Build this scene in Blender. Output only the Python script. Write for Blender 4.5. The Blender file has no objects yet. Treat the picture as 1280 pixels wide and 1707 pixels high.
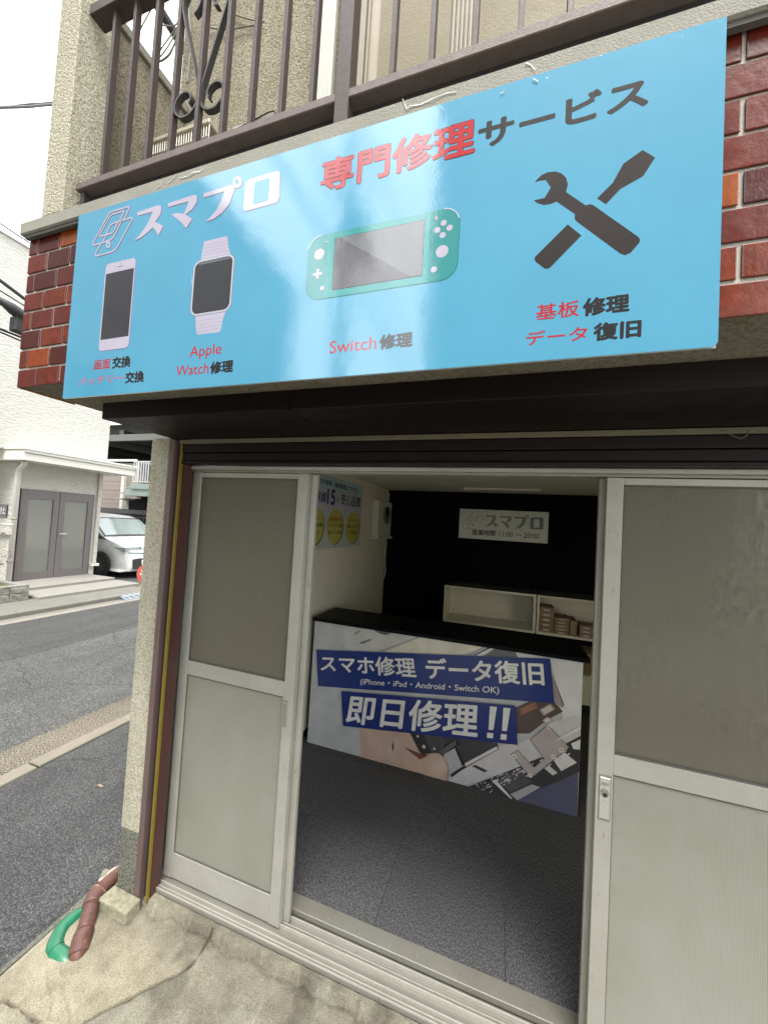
import bpy, bmesh, math, random
from mathutils import Vector, Matrix, noise
random.seed(7)
S = bpy.context.scene
COL = S.collection

# ------------------------------------------------------------------ camera
CM = [[0.9479602, 0.3129993, 0.0583348], [-0.04453, -0.0510801, 0.9977013], [-0.3152596, 0.9483788, 0.034484]]
CC = Vector((0.0, -1.319649, 1.602968)); CF = 610.0
R_, U_, F_ = (Vector(r) for r in CM)
cam = bpy.data.cameras.new('camera'); camo = bpy.data.objects.new('camera', cam); COL.objects.link(camo)
m = Matrix.Identity(4)
for i in range(3):
    m[i][0] = R_[i]; m[i][1] = U_[i]; m[i][2] = -F_[i]; m[i][3] = CC[i]
camo.matrix_world = m
cam.sensor_fit = 'HORIZONTAL'; cam.sensor_width = 36.0; cam.lens = CF * 36.0 / 1280.0
cam.clip_start = 0.02; cam.clip_end = 500
S.camera = camo

# ------------------------------------------------------------------ world + sun
W = bpy.data.worlds.new('World'); S.world = W; W.use_nodes = True
nt = W.node_tree; nt.nodes.clear()
o_ = nt.nodes.new('ShaderNodeOutputWorld'); bg = nt.nodes.new('ShaderNodeBackground')
sky = nt.nodes.new('ShaderNodeTexSky'); sky.sky_type = 'NISHITA'; sky.sun_disc = False
SUN_EL, SUN_AZ = math.radians(62), math.radians(163)
sky.sun_elevation = SUN_EL; sky.sun_rotation = SUN_AZ
sky.dust_density = 4.0; sky.air_density = 1.2; sky.ozone_density = 1.0
hs = nt.nodes.new('ShaderNodeHueSaturation'); hs.inputs['Saturation'].default_value = 0.10; hs.inputs['Value'].default_value = 1.5
mx = nt.nodes.new('ShaderNodeMix'); mx.data_type = 'RGBA'; mx.inputs[0].default_value = 0.55
mx.inputs[7].default_value = (9.0, 9.3, 9.6, 1)        # the even white of the cloud layer
nt.links.new(sky.outputs[0], hs.inputs['Color']); nt.links.new(hs.outputs[0], mx.inputs[6])
nt.links.new(mx.outputs[2], bg.inputs[0]); bg.inputs[1].default_value = 0.14
nt.links.new(bg.outputs[0], o_.inputs[0])
sl = bpy.data.lights.new('sun', 'SUN'); sl.energy = 1.5; sl.angle = math.radians(22); sl.color = (1.0, 0.95, 0.86)
so = bpy.data.objects.new('sun', sl); COL.objects.link(so)
sd = Vector((math.sin(SUN_AZ) * math.cos(SUN_EL), math.cos(SUN_AZ) * math.cos(SUN_EL), math.sin(SUN_EL)))
so.rotation_euler = sd.to_track_quat('Z', 'Y').to_euler(); so.location = (0, -8, 12)
S.view_settings.view_transform = 'Standard'; S.view_settings.look = 'None'
S.view_settings.gamma = 1.0; S.view_settings.exposure = 1.7
S.view_settings.use_curve_mapping = False
S.cycles.max_bounces = 10; S.cycles.diffuse_bounces = 5; S.cycles.transparent_max_bounces = 12

# ------------------------------------------------------------------ helpers
def at(px, py, ax, val):
    """the point where the sight line through a pixel of the photograph meets the plane axis = val"""
    d = R_ * ((px - 640) / CF) - U_ * ((py - 853.5) / CF) + F_
    t = (val - CC[ax]) / d[ax]
    return CC + d * t

class N:
    def __init__(s, mat): s.t = mat.node_tree; s.n = s.t.nodes; s.l = s.t.links
    def new(s, typ, **kw):
        n = s.n.new(typ)
        for k, v in kw.items(): setattr(n, k, v)
        return n
    def link(s, a, b): s.l.new(a, b)

def ramp(N_, fac, stops):
    r = N_.new('ShaderNodeValToRGB'); cr = r.color_ramp
    while len(cr.elements) < len(stops): cr.elements.new(0.5)
    for e, (p, c) in zip(cr.elements, stops):
        e.position = p; e.color = (*c, 1) if len(c) == 3 else c
    N_.link(fac, r.inputs[0]); return r.outputs[0]

def wpos(N_, scale=(1, 1, 1)):
    g = N_.new('ShaderNodeNewGeometry'); mp = N_.new('ShaderNodeMapping'); mp.inputs['Scale'].default_value = scale
    N_.link(g.outputs['Position'], mp.inputs[0]); return mp.outputs[0]

def noi(N_, vec, scale, detail=4, rough=0.6):
    n = N_.new('ShaderNodeTexNoise'); n.inputs['Scale'].default_value = scale
    n.inputs['Detail'].default_value = detail; n.inputs['Roughness'].default_value = rough
    N_.link(vec, n.inputs['Vector']); return n.outputs['Fac']

def bump(N_, h, dist, strength=1.0, normal=None):
    b = N_.new('ShaderNodeBump'); b.inputs['Distance'].default_value = dist; b.inputs['Strength'].default_value = strength
    N_.link(h, b.inputs['Height'])
    if normal: N_.link(normal, b.inputs['Normal'])
    return b.outputs[0]

def mixc(N_, fac, a, b, mode='MIX'):
    x = N_.new('ShaderNodeMix'); x.data_type = 'RGBA'; x.blend_type = mode
    if isinstance(fac, float): x.inputs[0].default_value = fac
    else: N_.link(fac, x.inputs[0])
    for i, v in ((6, a), (7, b)):
        if isinstance(v, tuple): x.inputs[i].default_value = (*v, 1)
        else: N_.link(v, x.inputs[i])
    return x.outputs[2]

def mat(name, col=(0.5, 0.5, 0.5), rough=0.6, metal=0.0, var=0.12, vs=6.0, fine=0.0, fs=200.0, vscale=(1, 1, 1), coat=0.0, spec=0.5, fn=None, obvar=0.0):
    """principled with patchy tone, fine grain bump and a little variation from piece to piece"""
    mt = bpy.data.materials.new(name); mt.use_nodes = True; n = N(mt)
    b = n.n['Principled BSDF']
    v = wpos(n, vscale)
    c = mixc(n, noi(n, v, vs, 5, 0.65), tuple(x * (1 - var) for x in col), tuple(min(1, x * (1 + var)) for x in col))
    if obvar:
        oi = n.new('ShaderNodeObjectInfo')
        c = mixc(n, oi.outputs['Random'], c, mixc(n, 1.0, c, (1 - obvar, 1 - obvar, 1 - obvar), 'MULTIPLY'))
    b.inputs['Roughness'].default_value = rough; b.inputs['Metallic'].default_value = metal
    b.inputs['Coat Weight'].default_value = coat; b.inputs['Coat Roughness'].default_value = 0.08
    b.inputs['Specular IOR Level'].default_value = spec
    n.link(c, b.inputs['Base Color'])
    if rough > 0.15:
        rr = n.new('ShaderNodeMapRange'); rr.inputs[3].default_value = max(0.05, rough - 0.12); rr.inputs[4].default_value = min(1, rough + 0.12)
        n.link(noi(n, v, vs * 2.3, 4), rr.inputs[0]); n.link(rr.outputs[0], b.inputs['Roughness'])
    if fine: n.link(bump(n, noi(n, v, fs, 3), fine), b.inputs['Normal'])
    if fn: fn(n, b, v, c)
    return mt

M = {}
# --- the sign's vinyl and all other flat print: colour comes from the print's own face colours
def print_mat(name, rough, ripple, coat, ior=1.5):
    mt = bpy.data.materials.new(name); mt.use_nodes = True; n = N(mt); b = n.n['Principled BSDF']
    a = n.new('ShaderNodeAttribute'); a.attribute_name = 'Col'
    v = wpos(n)
    lo_ = (0.93, 0.93, 0.94) if ripple else (0.86, 0.86, 0.87)
    n.link(mixc(n, ramp(n, noi(n, v, 5 if ripple else 9, 5), [(0.35, (0, 0, 0)), (0.65, (1, 1, 1))]), a.outputs['Color'], mixc(n, 1.0, a.outputs['Color'], lo_, 'MULTIPLY')), b.inputs['Base Color'])
    b.inputs['Roughness'].default_value = rough; b.inputs['Coat Weight'].default_value = coat; b.inputs['Coat Roughness'].default_value = 0.05; b.inputs['Coat IOR'].default_value = ior
    if ripple:
        v2 = wpos(n, (1, 1, 2.2)); b.inputs['Specular IOR Level'].default_value = 0.05
        h1 = noi(n, v2, 160, 2, 0.6); h2 = noi(n, v, 9, 2)
        nb = bump(n, h1, ripple * 0.0022); nb2 = bump(n, h2, ripple * 0.012, 1.0, nb)
        n.link(nb2, b.inputs['Normal']); n.link(nb2, b.inputs['Coat Normal'])
    return mt
M['vinyl'] = print_mat('sign_vinyl', 0.5, 0.06, 1.0, 1.75)
M['print'] = print_mat('printed_board', 0.38, 0.0, 0.15)
M['printmatt'] = print_mat('printed_paper', 0.7, 0.0, 0.0)

def stucco_fn(dist, sc, dark):
    def f(n, b, v, c):
        vo = n.new('ShaderNodeTexVoronoi'); vo.inputs['Scale'].default_value = sc; vo.feature = 'SMOOTH_F1'
        # warp
        nz = n.new('ShaderNodeTexNoise'); nz.inputs['Scale'].default_value = sc * 0.7; nz.inputs['Detail'].default_value = 3
        n.link(v, nz.inputs['Vector'])
        ad = n.new('ShaderNodeMix'); ad.data_type = 'RGBA'; ad.inputs[0].default_value = 0.02
        n.link(v, ad.inputs[6]); n.link(nz.outputs['Color'], ad.inputs[7]); n.link(ad.outputs[2], vo.inputs['Vector'])
        h = n.new('ShaderNodeMath'); h.operation = 'ADD'
        n.link(noi(n, v, sc * 0.8, 6, 0.7), h.inputs[0])
        s2 = n.new('ShaderNodeMath'); s2.operation = 'MULTIPLY'; s2.inputs[1].default_value = -0.7
        n.link(vo.outputs['Distance'], s2.inputs[0]); n.link(s2.outputs[0], h.inputs[1])
        n.link(bump(n, h.outputs[0], dist), b.inputs['Normal'])
        pit = ramp(n, noi(n, v, sc * 0.9, 3, 0.7), [(0.40, dark), (0.48, (1, 1, 1)), (0.62, (1.12, 1.12, 1.1))])
        streak = ramp(n, noi(n, wpos(n, (6, 6, 0.7)), 1.6, 5), [(0.35, (0.86, 0.85, 0.82)), (0.6, (1, 1, 1))])
        n.link(mixc(n, 1.0, mixc(n, 1.0, c, pit, 'MULTIPLY'), streak, 'MULTIPLY'), b.inputs['Base Color'])
    return f
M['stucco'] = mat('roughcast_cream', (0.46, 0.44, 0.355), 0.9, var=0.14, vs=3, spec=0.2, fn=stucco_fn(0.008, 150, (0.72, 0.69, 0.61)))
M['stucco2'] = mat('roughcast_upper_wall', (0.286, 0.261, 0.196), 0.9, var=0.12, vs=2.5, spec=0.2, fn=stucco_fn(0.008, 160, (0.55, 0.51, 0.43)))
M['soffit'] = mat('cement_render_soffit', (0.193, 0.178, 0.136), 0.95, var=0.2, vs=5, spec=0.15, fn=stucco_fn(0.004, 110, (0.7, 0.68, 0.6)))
M['granite'] = mat('washed_gravel_render', (0.172, 0.172, 0.143), 0.9, var=0.2, vs=6, spec=0.25, fn=stucco_fn(0.006, 150, (0.35, 0.36, 0.33)))
M['coping'] = mat('weathered_cement_coping', (0.214, 0.207, 0.172), 0.85, var=0.22, vs=8, fine=0.002, fs=260)
M['mortar'] = mat('mortar', (0.42, 0.40, 0.35), 0.95, var=0.15, vs=14, fine=0.002, fs=420)

def brick_fn(n, b, v, c):
    oi = n.new('ShaderNodeObjectInfo')
    sc_ = n.new('ShaderNodeSeparateColor'); n.link(oi.outputs['Color'], sc_.inputs[0])
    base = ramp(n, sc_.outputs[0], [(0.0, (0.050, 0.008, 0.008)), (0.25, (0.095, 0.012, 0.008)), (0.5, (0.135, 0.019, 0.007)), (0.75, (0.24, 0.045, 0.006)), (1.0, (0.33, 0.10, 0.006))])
    mott = ramp(n, noi(n, v, 40, 6, 0.7), [(0.3, (0.55, 0.5, 0.5)), (0.7, (1.0, 1.0, 1.0))])
    n.link(mixc(n, 1.0, base, mott, 'MULTIPLY'), b.inputs['Base Color'])
    n.link(bump(n, noi(n, v, 45, 3), 0.0006), b.inputs['Normal'])
M['brick'] = mat('glazed_brick', (0.2, 0.04, 0.02), 0.2, coat=0.0, spec=0.5, fn=brick_fn)
M['rail'] = mat('brown_painted_steel', (0.050, 0.036, 0.033), 0.55, var=0.3, vs=30, fine=0.0006, fs=300, spec=0.3)
M['railtop'] = mat('dusty_brown_painted_steel', (0.107, 0.082, 0.075), 0.65, var=0.4, vs=55, fine=0.0008, fs=300)
M['iron'] = mat('black_wrought_iron', (0.03, 0.027, 0.028), 0.55, var=0.3, vs=30)
M['shutter'] = mat('dark_brown_shutter_metal', (0.008, 0.005, 0.005), 0.5, var=0.25, vs=9, vscale=(1, 1, 6), spec=0.22)
M['shutterlip'] = mat('olive_shutter_lip', (0.13, 0.115, 0.07), 0.5, var=0.2, vs=20)
M['channel'] = mat('purple_brown_guide_channel', (0.111, 0.075, 0.071), 0.5, var=0.16, vs=12, vscale=(1, 1, 0.4))
M['channel_dark'] = mat('dark_guide_slot', (0.02, 0.012, 0.012), 0.6)
M['maroon'] = mat('maroon_guide_return', (0.060, 0.023, 0.020), 0.45, var=0.2)
M['yellow'] = mat('yellow_guide_strip', (0.178, 0.132, 0.014), 0.6, var=0.3, vs=25)
def alu_fn(n, b, v, c):
    n.link(bump(n, noi(n, wpos(n, (400, 400, 6)), 1.0, 2), 0.0003), b.inputs['Normal'])
    d = ramp(n, noi(n, wpos(n), 2.3, 6, 0.7), [(0.35, (0.84, 0.82, 0.77)), (0.62, (1, 1, 1))])
    sc_ = ramp(n, noi(n, wpos(n, (60, 60, 14)), 1.0, 4, 0.75), [(0.30, (0.70, 0.68, 0.64)), (0.38, (1, 1, 1))])
    d = mixc(n, 1.0, d, sc_, 'MULTIPLY')
    n.link(mixc(n, 1.0, c, d, 'MULTIPLY'), b.inputs['Base Color'])
M['alu'] = mat('champagne_aluminium', (0.385, 0.380, 0.345), 0.42, metal=0.25, var=0.06, vs=3, fn=alu_fn)
M['alu_grey'] = mat('grey_aluminium', (0.257, 0.250, 0.221), 0.42, metal=0.3, var=0.1, vs=6, fn=alu_fn)
M['track'] = mat('worn_track_aluminium', (0.443, 0.428, 0.378), 0.4, metal=0.4, var=0.15, vs=30, fine=0.0006, fs=300)
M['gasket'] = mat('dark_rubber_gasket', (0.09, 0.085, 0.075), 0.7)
M['plate'] = mat('stainless_lock_plate', (0.514, 0.507, 0.471), 0.28, metal=0.5, var=0.05)
def panel_fn(ribs):
    def f(n, b, v, c):
        g = n.new('ShaderNodeNewGeometry'); sx = n.new('ShaderNodeSeparateXYZ'); n.link(g.outputs['Position'], sx.inputs[0])
        mu = n.new('ShaderNodeMath'); mu.operation = 'MULTIPLY'; mu.inputs[1].default_value = 2 * math.pi / 0.0052
        n.link(sx.outputs[0], mu.inputs[0]); si = n.new('ShaderNodeMath'); si.operation = 'SINE'; n.link(mu.outputs[0], si.inputs[0])
        if ribs: n.link(bump(n, si.outputs[0], 0.00028), b.inputs['Normal'])
        d = ramp(n, noi(n, wpos(n, (1, 1, 0.6)), 3.5, 6, 0.7), [(0.3, (0.82, 0.81, 0.75)), (0.66, (1, 1, 1))])
        n.link(mixc(n, 1.0, c, d, 'MULTIPLY'), b.inputs['Base Color'])
        tl = n.new('ShaderNodeBsdfTranslucent'); tl.inputs[0].default_value = (0.8, 0.8, 0.7, 1)
        m2 = n.new('ShaderNodeMixShader'); m2.inputs[0].default_value = 0.25
        n.link(b.outputs[0], m2.inputs[1]); n.link(tl.outputs[0], m2.inputs[2]); n.link(m2.outputs[0], n.n['Material Output'].inputs[0])
    return f
M['panel_ribbed'] = mat('ribbed_grey_panel', (0.35, 0.352, 0.31), 0.45, var=0.05, fn=panel_fn(True))
M['panel'] = mat('satin_grey_panel', (0.305, 0.303, 0.262), 0.4, var=0.06, fn=panel_fn(False))
# frosted glass
def glass_mat(name, col, trans, rough, bd, bs):
    mt = bpy.data.materials.new(name); mt.use_nodes = True; n = N(mt); b = n.n['Principled BSDF']
    v = wpos(n)
    b.inputs['Specular IOR Level'].default_value = 0.8 if bd else 0.5
    cc = mixc(n, noi(n, v, 3, 5), tuple(x * 0.9 for x in col), col)
    b.inputs['Roughness'].default_value = rough
    h = noi(n, v, bs, 3, 0.65)
    if bd:
        msk = ramp(n, noi(n, wpos(n, (1, 1, 1.3)), 3.6, 4, 0.6), [(0.44, (0, 0, 0)), (0.60, (1, 1, 1))])
        fl = ramp(n, noi(n, wpos(n, (1, 1, 0.6)), 75, 4, 0.7), [(0.35, (0.62, 0.62, 0.6)), (0.5, (1, 1, 1)), (0.68, (1.45, 1.45, 1.4))])
        cc = mixc(n, msk, cc, mixc(n, 1.0, cc, fl, 'MULTIPLY'))  # mottled pane reflections put into the base colour
        st = ramp(n, noi(n, wpos(n, (14, 1, 0.5)), 2.0, 4, 0.6), [(0.3, (0.95, 0.95, 0.94)), (0.7, (1.04, 1.04, 1.04))])
        cc = mixc(n, 1.0, cc, st, 'MULTIPLY')
    n.link(cc, b.inputs['Base Color'])
    if bd:
        pm = n.new('ShaderNodeMath'); pm.operation = 'MULTIPLY'; n.link(h, pm.inputs[0])
        n.link(ramp(n, noi(n, wpos(n, (1, 1, 0.8)), 3.2, 5, 0.65), [(0.40, (0.12, 0.12, 0.12)), (0.62, (1, 1, 1))]), pm.inputs[1])
        n.link(bump(n, pm.outputs[0], bd), b.inputs['Normal'])
    tr = n.new('ShaderNodeBsdfTransparent'); tr.inputs[0].default_value = (0.9, 0.88, 0.75, 1)
    ms = n.new('ShaderNodeMixShader'); ms.inputs[0].default_value = trans
    if name.startswith('figured'):
        tl = n.new('ShaderNodeBsdfTranslucent'); tl.inputs[0].default_value = (0.9, 0.88, 0.8, 1)
        m2 = n.new('ShaderNodeMixShader'); m2.inputs[0].default_value = 0.5
        n.link(b.outputs[0], m2.inputs[1]); n.link(tl.outputs[0], m2.inputs[2]); n.link(m2.outputs[0], ms.inputs[1])
    else: n.link(b.outputs[0], ms.inputs[1]); n.link(tr.outputs[0], ms.inputs[2])
    n.link(ms.outputs[0], n.n['Material Output'].inputs[0])
    return mt
M['frost'] = glass_mat('figured_frosted_glass', (0.203, 0.189, 0.150), 0.05, 0.16, 0.0022, 42)
M['clear_glass'] = glass_mat('clear_shop_glass', (0.05, 0.06, 0.055), 0.96, 0.03, 0.0, 10)
M['glass_dark'] = glass_mat('window_glass', (0.05, 0.06, 0.055), 0.5, 0.03, 0.0, 10)
M['glass_door'] = glass_mat('entrance_glass', (0.25, 0.26, 0.235), 0.35, 0.03, 0.0, 10)
M['frost_up'] = mat('figured_window_glass', (0.178, 0.154, 0.100), 0.6, var=0.1, vs=4, coat=0.0, spec=0.15, fn=lambda n, b, v, c: n.link(bump(n, noi(n, v, 130, 3), 0.0012), b.inputs['Normal']))
M['winframe'] = mat('beige_window_frame', (0.235, 0.200, 0.143), 0.5, var=0.1, vs=4)
M['whitepipe'] = mat('off_white_vinyl', (0.428, 0.422, 0.371), 0.45, var=0.07, vs=5)
M['cream_plastic'] = mat('aged_cream_plastic', (0.371, 0.336, 0.257), 0.5, var=0.12, vs=14)
M['wire'] = mat('white_coated_wire', (0.5, 0.48, 0.42), 0.5)
M['clear'] = mat('milky_plastic', (0.55, 0.54, 0.5), 0.3, coat=0.3)
M['cable'] = mat('black_cable_sheath', (0.03, 0.03, 0.033), 0.6)
M['cable2'] = mat('grey_cable_sheath', (0.16, 0.15, 0.12), 0.6)
# grounds
def asphalt_fn(lo, hi, sc=420, patch=(0.8, 1.15)):
    def f(n, b, v, c):
        sp = ramp(n, noi(n, v, sc, 2, 0.7), [(0.36, (0.35, 0.35, 0.36)), (0.5, (0.8, 0.8, 0.8)), (0.62, (1.5, 1.5, 1.45)), (0.72, (3.2, 3.1, 2.9))])
        pt = ramp(n, noi(n, v, 1.3, 6, 0.7), [(0.3, (patch[0],) * 3), (0.7, (patch[1],) * 3)])
        wl = ramp(n, noi(n, wpos(n, (2.6, 0.25, 1)), 1.0, 5, 0.6), [(0.35, (0.84, 0.84, 0.84)), (0.65, (1.1, 1.1, 1.1))])
        pt = mixc(n, 1.0, pt, wl, 'MULTIPLY')
        vo = n.new('ShaderNodeTexVoronoi'); vo.feature = 'DISTANCE_TO_EDGE'; vo.inputs['Scale'].default_value = 0.9
        wz = n.new('ShaderNodeTexNoise'); wz.inputs['Scale'].default_value = 5.0; wz.inputs['Detail'].default_value = 5; n.link(v, wz.inputs['Vector'])
        wm_ = n.new('ShaderNodeMix'); wm_.data_type = 'RGBA'; wm_.inputs[0].default_value = 0.16; n.link(v, wm_.inputs[6]); n.link(wz.outputs['Color'], wm_.inputs[7]); n.link(wm_.outputs[2], vo.inputs['Vector'])
        ck = ramp(n, vo.outputs['Distance'], [(0.0, (0.5, 0.5, 0.5)), (0.006, (1, 1, 1))])
        pt = mixc(n, 1.0, pt, ck, 'MULTIPLY')
        n.link(mixc(n, 1.0, mixc(n, 1.0, c, sp, 'MULTIPLY'), pt, 'MULTIPLY'), b.inputs['Base Color'])
        n.link(bump(n, noi(n, v, sc * 0.6, 3, 0.7), 0.006), b.inputs['Normal'])
    return f
M['asphalt'] = mat('coarse_dark_asphalt', (0.068, 0.068, 0.069), 0.85, spec=0.3, fn=asphalt_fn(0, 0, 170))
M['road'] = mat('worn_grey_asphalt', (0.090, 0.090, 0.087), 0.88, spec=0.25, fn=asphalt_fn(0, 0, 130))
M['road2'] = mat('newer_grey_asphalt', (0.067, 0.067, 0.067), 0.88, spec=0.25, fn=asphalt_fn(0, 0, 130, (0.9, 1.1)))
M['gutter'] = mat('tan_gravel_gutter', (0.155, 0.136, 0.109), 0.9, spec=0.2, fn=asphalt_fn(0, 0, 110))
M['kerb'] = mat('kerb_concrete', (0.193, 0.175, 0.136), 0.9, var=0.25, vs=7, fine=0.003, fs=160)
M['kerb2'] = mat('grey_kerb_concrete', (0.143, 0.139, 0.118), 0.9, var=0.2, vs=4, fine=0.003, fs=100)
M['paint'] = mat('faded_road_paint', (0.200, 0.182, 0.154), 0.85, var=0.35, vs=7)
M['pave'] = mat('pavement_concrete', (0.136, 0.132, 0.114), 0.9, var=0.18, vs=3, fine=0.003, fs=90)
M['groundc'] = mat('pale_ground_concrete', (0.432, 0.420, 0.384), 0.9, var=0.15, vs=2)
M['platform'] = mat('pale_platform_concrete', (0.207, 0.200, 0.178), 0.85, var=0.12, vs=4, fine=0.002, fs=90)

def slab_mat():
    mt = bpy.data.materials.new('stained_concrete'); mt.use_nodes = True; n = N(mt); b = n.n['Principled BSDF']
    v = wpos(n)
    a = n.new('ShaderNodeAttribute'); a.attribute_name = 'tone'
    sep = n.new('ShaderNodeSeparateColor'); n.link(a.outputs['Color'], sep.inputs[0])
    yel = ramp(n, noi(n, v, 9, 7, 0.7), [(0.28, (0.227, 0.197, 0.134)), (0.5, (0.328, 0.298, 0.218)), (0.75, (0.420, 0.391, 0.302))])
    gry = ramp(n, noi(n, v, 6.5, 7, 0.72), [(0.3, (0.143, 0.134, 0.105)), (0.45, (0.210, 0.197, 0.155)), (0.58, (0.277, 0.269, 0.210)), (0.75, (0.336, 0.323, 0.260))])
    c = mixc(n, sep.outputs[0], gry, yel)
    c = mixc(n, sep.outputs[1], c, (0.071, 0.063, 0.046))
    grain = ramp(n, noi(n, v, 300, 4, 0.8), [(0.34, (0.450, 0.361, 0.319)), (0.5, (1, 1, 1)), (0.68, (1.4, 1.4, 1.38))])
    n.link(mixc(n, 1.0, mixc(n, 1.0, c, grain, 'MULTIPLY'), (0.84, 0.84, 0.84), 'MULTIPLY'), b.inputs['Base Color'])
    b.inputs['Roughness'].default_value = 0.9; b.inputs['Specular IOR Level'].default_value = 0.25
    h = n.new('ShaderNodeMath'); h.operation = 'ADD'; n.link(noi(n, v, 230, 5, 0.7), h.inputs[0]); n.link(noi(n, v, 40, 4, 0.6), h.inputs[1])
    n.link(bump(n, h.outputs[0], 0.0026), b.inputs['Normal'])
    return mt
M['slab'] = slab_mat()
# interior
def carpet_fn(n, b, v, c):
    oi = n.new('ShaderNodeObjectInfo')
    sp = ramp(n, noi(n, wpos(n, (1, 0.45, 1)), 260, 3, 0.75), [(0.34, (0.3, 0.3, 0.3)), (0.5, (0.9, 0.9, 0.9)), (0.68, (2.2, 2.2, 2.25))])
    cc = mixc(n, oi.outputs['Random'], mixc(n, 1.0, c, sp, 'MULTIPLY'), mixc(n, 1.0, mixc(n, 1.0, c, sp, 'MULTIPLY'), (0.86, 0.86, 0.87), 'MULTIPLY'))
    n.link(cc, b.inputs['Base Color']); n.link(bump(n, noi(n, v, 300, 2), 0.003), b.inputs['Normal'])
M['carpet'] = mat('blue_grey_loop_carpet', (0.108, 0.107, 0.110), 0.95, spec=0.1, fn=carpet_fn)
M['wall_in'] = mat('off_white_wallpaper', (0.68, 0.64, 0.54), 0.85, var=0.04, fine=0.0006, fs=300)
M['wall_black'] = mat('black_wallpaper', (0.003, 0.003, 0.0045), 0.75, var=0.05, spec=0.08)
M['ceil'] = mat('white_ceiling_board', (0.72, 0.70, 0.62), 0.9, var=0.04)
M['ctop'] = mat('black_counter_top', (0.004, 0.004, 0.005), 0.5, spec=0.12)
M['cream'] = mat('ivory_melamine', (0.78, 0.75, 0.65), 0.45, var=0.03)
M['grey_top'] = mat('grey_shelf_top', (0.10, 0.10, 0.09), 0.5)
M['card'] = mat('brown_cardboard', (0.36, 0.25, 0.17), 0.8, var=0.12, vs=12, obvar=0.3)
M['label'] = mat('white_box_label', (0.6, 0.58, 0.54), 0.6)
M['white_pl'] = mat('white_plastic', (0.62, 0.60, 0.54), 0.45)
M['black_pl'] = mat('black_plastic', (0.02, 0.02, 0.02), 0.35)
# pipes
def tape_fn(n, b, v, c):
    d = ramp(n, noi(n, v, 28, 6, 0.7), [(0.40, (0.8, 0.8, 0.8)), (0.60, (1.2, 1.2, 1.2)), (0.68, (1.5, 1.8, 1.8)), (0.72, (2.6, 4.2, 4.2))])
    n.link(mixc(n, 1.0, c, d, 'MULTIPLY'), b.inputs['Base Color']); n.link(bump(n, noi(n, v, 70, 4), 0.002), b.inputs['Normal'])
M['tape'] = mat('peeling_brown_pipe_wrap', (0.106, 0.046, 0.036), 0.5, var=0.15, vs=14, coat=0.0, fn=tape_fn)
M['tape_edge'] = mat('torn_wrap_edge', (0.45, 0.36, 0.28), 0.7, var=0.25, vs=30, fine=0.001)
M['green'] = mat('green_pvc', (0.015, 0.145, 0.072), 0.35, var=0.2, vs=18, coat=0.1)
# far street
def siding_fn(n, b, v, c):
    h = noi(n, wpos(n, (3.0, 3.0, 11)), 4.0, 5, 0.6)
    n.link(bump(n, h, 0.045), b.inputs['Normal'])
    cc = ramp(n, h, [(0.36, (0.92, 0.92, 0.91)), (0.62, (1, 1, 1))])
    n.link(mixc(n, 1.0, c, cc, 'MULTIPLY'), b.inputs['Base Color'])
M['siding'] = mat('white_stone_pattern_siding', (0.514, 0.507, 0.471), 0.8, var=0.03, vs=2, fn=siding_fn)
M['siding2'] = mat('beige_stone_pattern_siding', (0.571, 0.547, 0.500), 0.8, var=0.03, vs=2, fn=siding_fn)
M['fascia'] = mat('cream_fascia_metal', (0.586, 0.578, 0.529), 0.5, var=0.03)
M['doorbrown'] = mat('mauve_brown_door_metal', (0.120, 0.108, 0.106), 0.45, var=0.05)
M['steel_grey'] = mat('grey_green_steel', (0.075, 0.078, 0.07), 0.6, var=0.15)
M['steel_dark'] = mat('dark_grey_steel', (0.022, 0.023, 0.021), 0.6, var=0.2)
M['balu'] = mat('silver_railing', (0.46, 0.455, 0.45), 0.45, metal=0.3)
M['teal'] = mat('pale_teal_steel', (0.235, 0.286, 0.271), 0.55, var=0.1)
M['tansiding'] = mat('tan_lap_siding', (0.200, 0.167, 0.143), 0.8, var=0.06)
M['vanwhite'] = mat('pearl_white_car_paint', (0.600, 0.607, 0.592), 0.25, var=0.015, coat=0.9)
M['carglass'] = mat('tinted_car_glass', (0.28, 0.33, 0.315), 0.06, coat=0.6, var=0.35, vs=2.5)  # patchy tone stands in for reflections on the windscreen
M['chrome'] = mat('chrome_trim', (0.65, 0.65, 0.63), 0.15, metal=1.0)
M['tyre'] = mat('tyre_rubber', (0.018, 0.018, 0.019), 0.8)
M['lampglass'] = mat('headlamp_lens', (0.10, 0.13, 0.125), 0.08, coat=1.0, var=0.5, vs=30)
M['red'] = mat('faded_red_plastic', (0.443, 0.086, 0.071), 0.55, var=0.15, vs=14)
M['bluegrey'] = mat('blue_grey_metal', (0.17, 0.21, 0.26), 0.5, var=0.3, vs=30)
M['block'] = mat('split_face_block', (0.214, 0.207, 0.185), 0.95, var=0.3, vs=20, fine=0.012, fs=30, obvar=0.2)
M['soil'] = mat('mossy_soil', (0.07, 0.085, 0.03), 0.95, var=0.4, vs=20, fine=0.01, fs=40)
M['leaf'] = mat('small_dark_leaf', (0.055, 0.06, 0.035), 0.6, var=0.3, obvar=0.3)
M['twig'] = mat('grey_twig', (0.10, 0.085, 0.07), 0.8)
M['conc_wall'] = mat('far_concrete_building', (0.12, 0.11, 0.10), 0.85, var=0.15, vs=1)
M['pale_wall'] = mat('pale_house_wall', (0.55, 0.52, 0.47), 0.85, var=0.1, vs=1)
M['far_wall'] = mat('far_house_wall', (0.19, 0.185, 0.17), 0.85, var=0.12, vs=1)
M['roof'] = mat('grey_roof', (0.07, 0.07, 0.075), 0.8, var=0.2, vs=2)
M['pole'] = mat('utility_pole_concrete', (0.22, 0.215, 0.20), 0.85, var=0.1)
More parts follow.
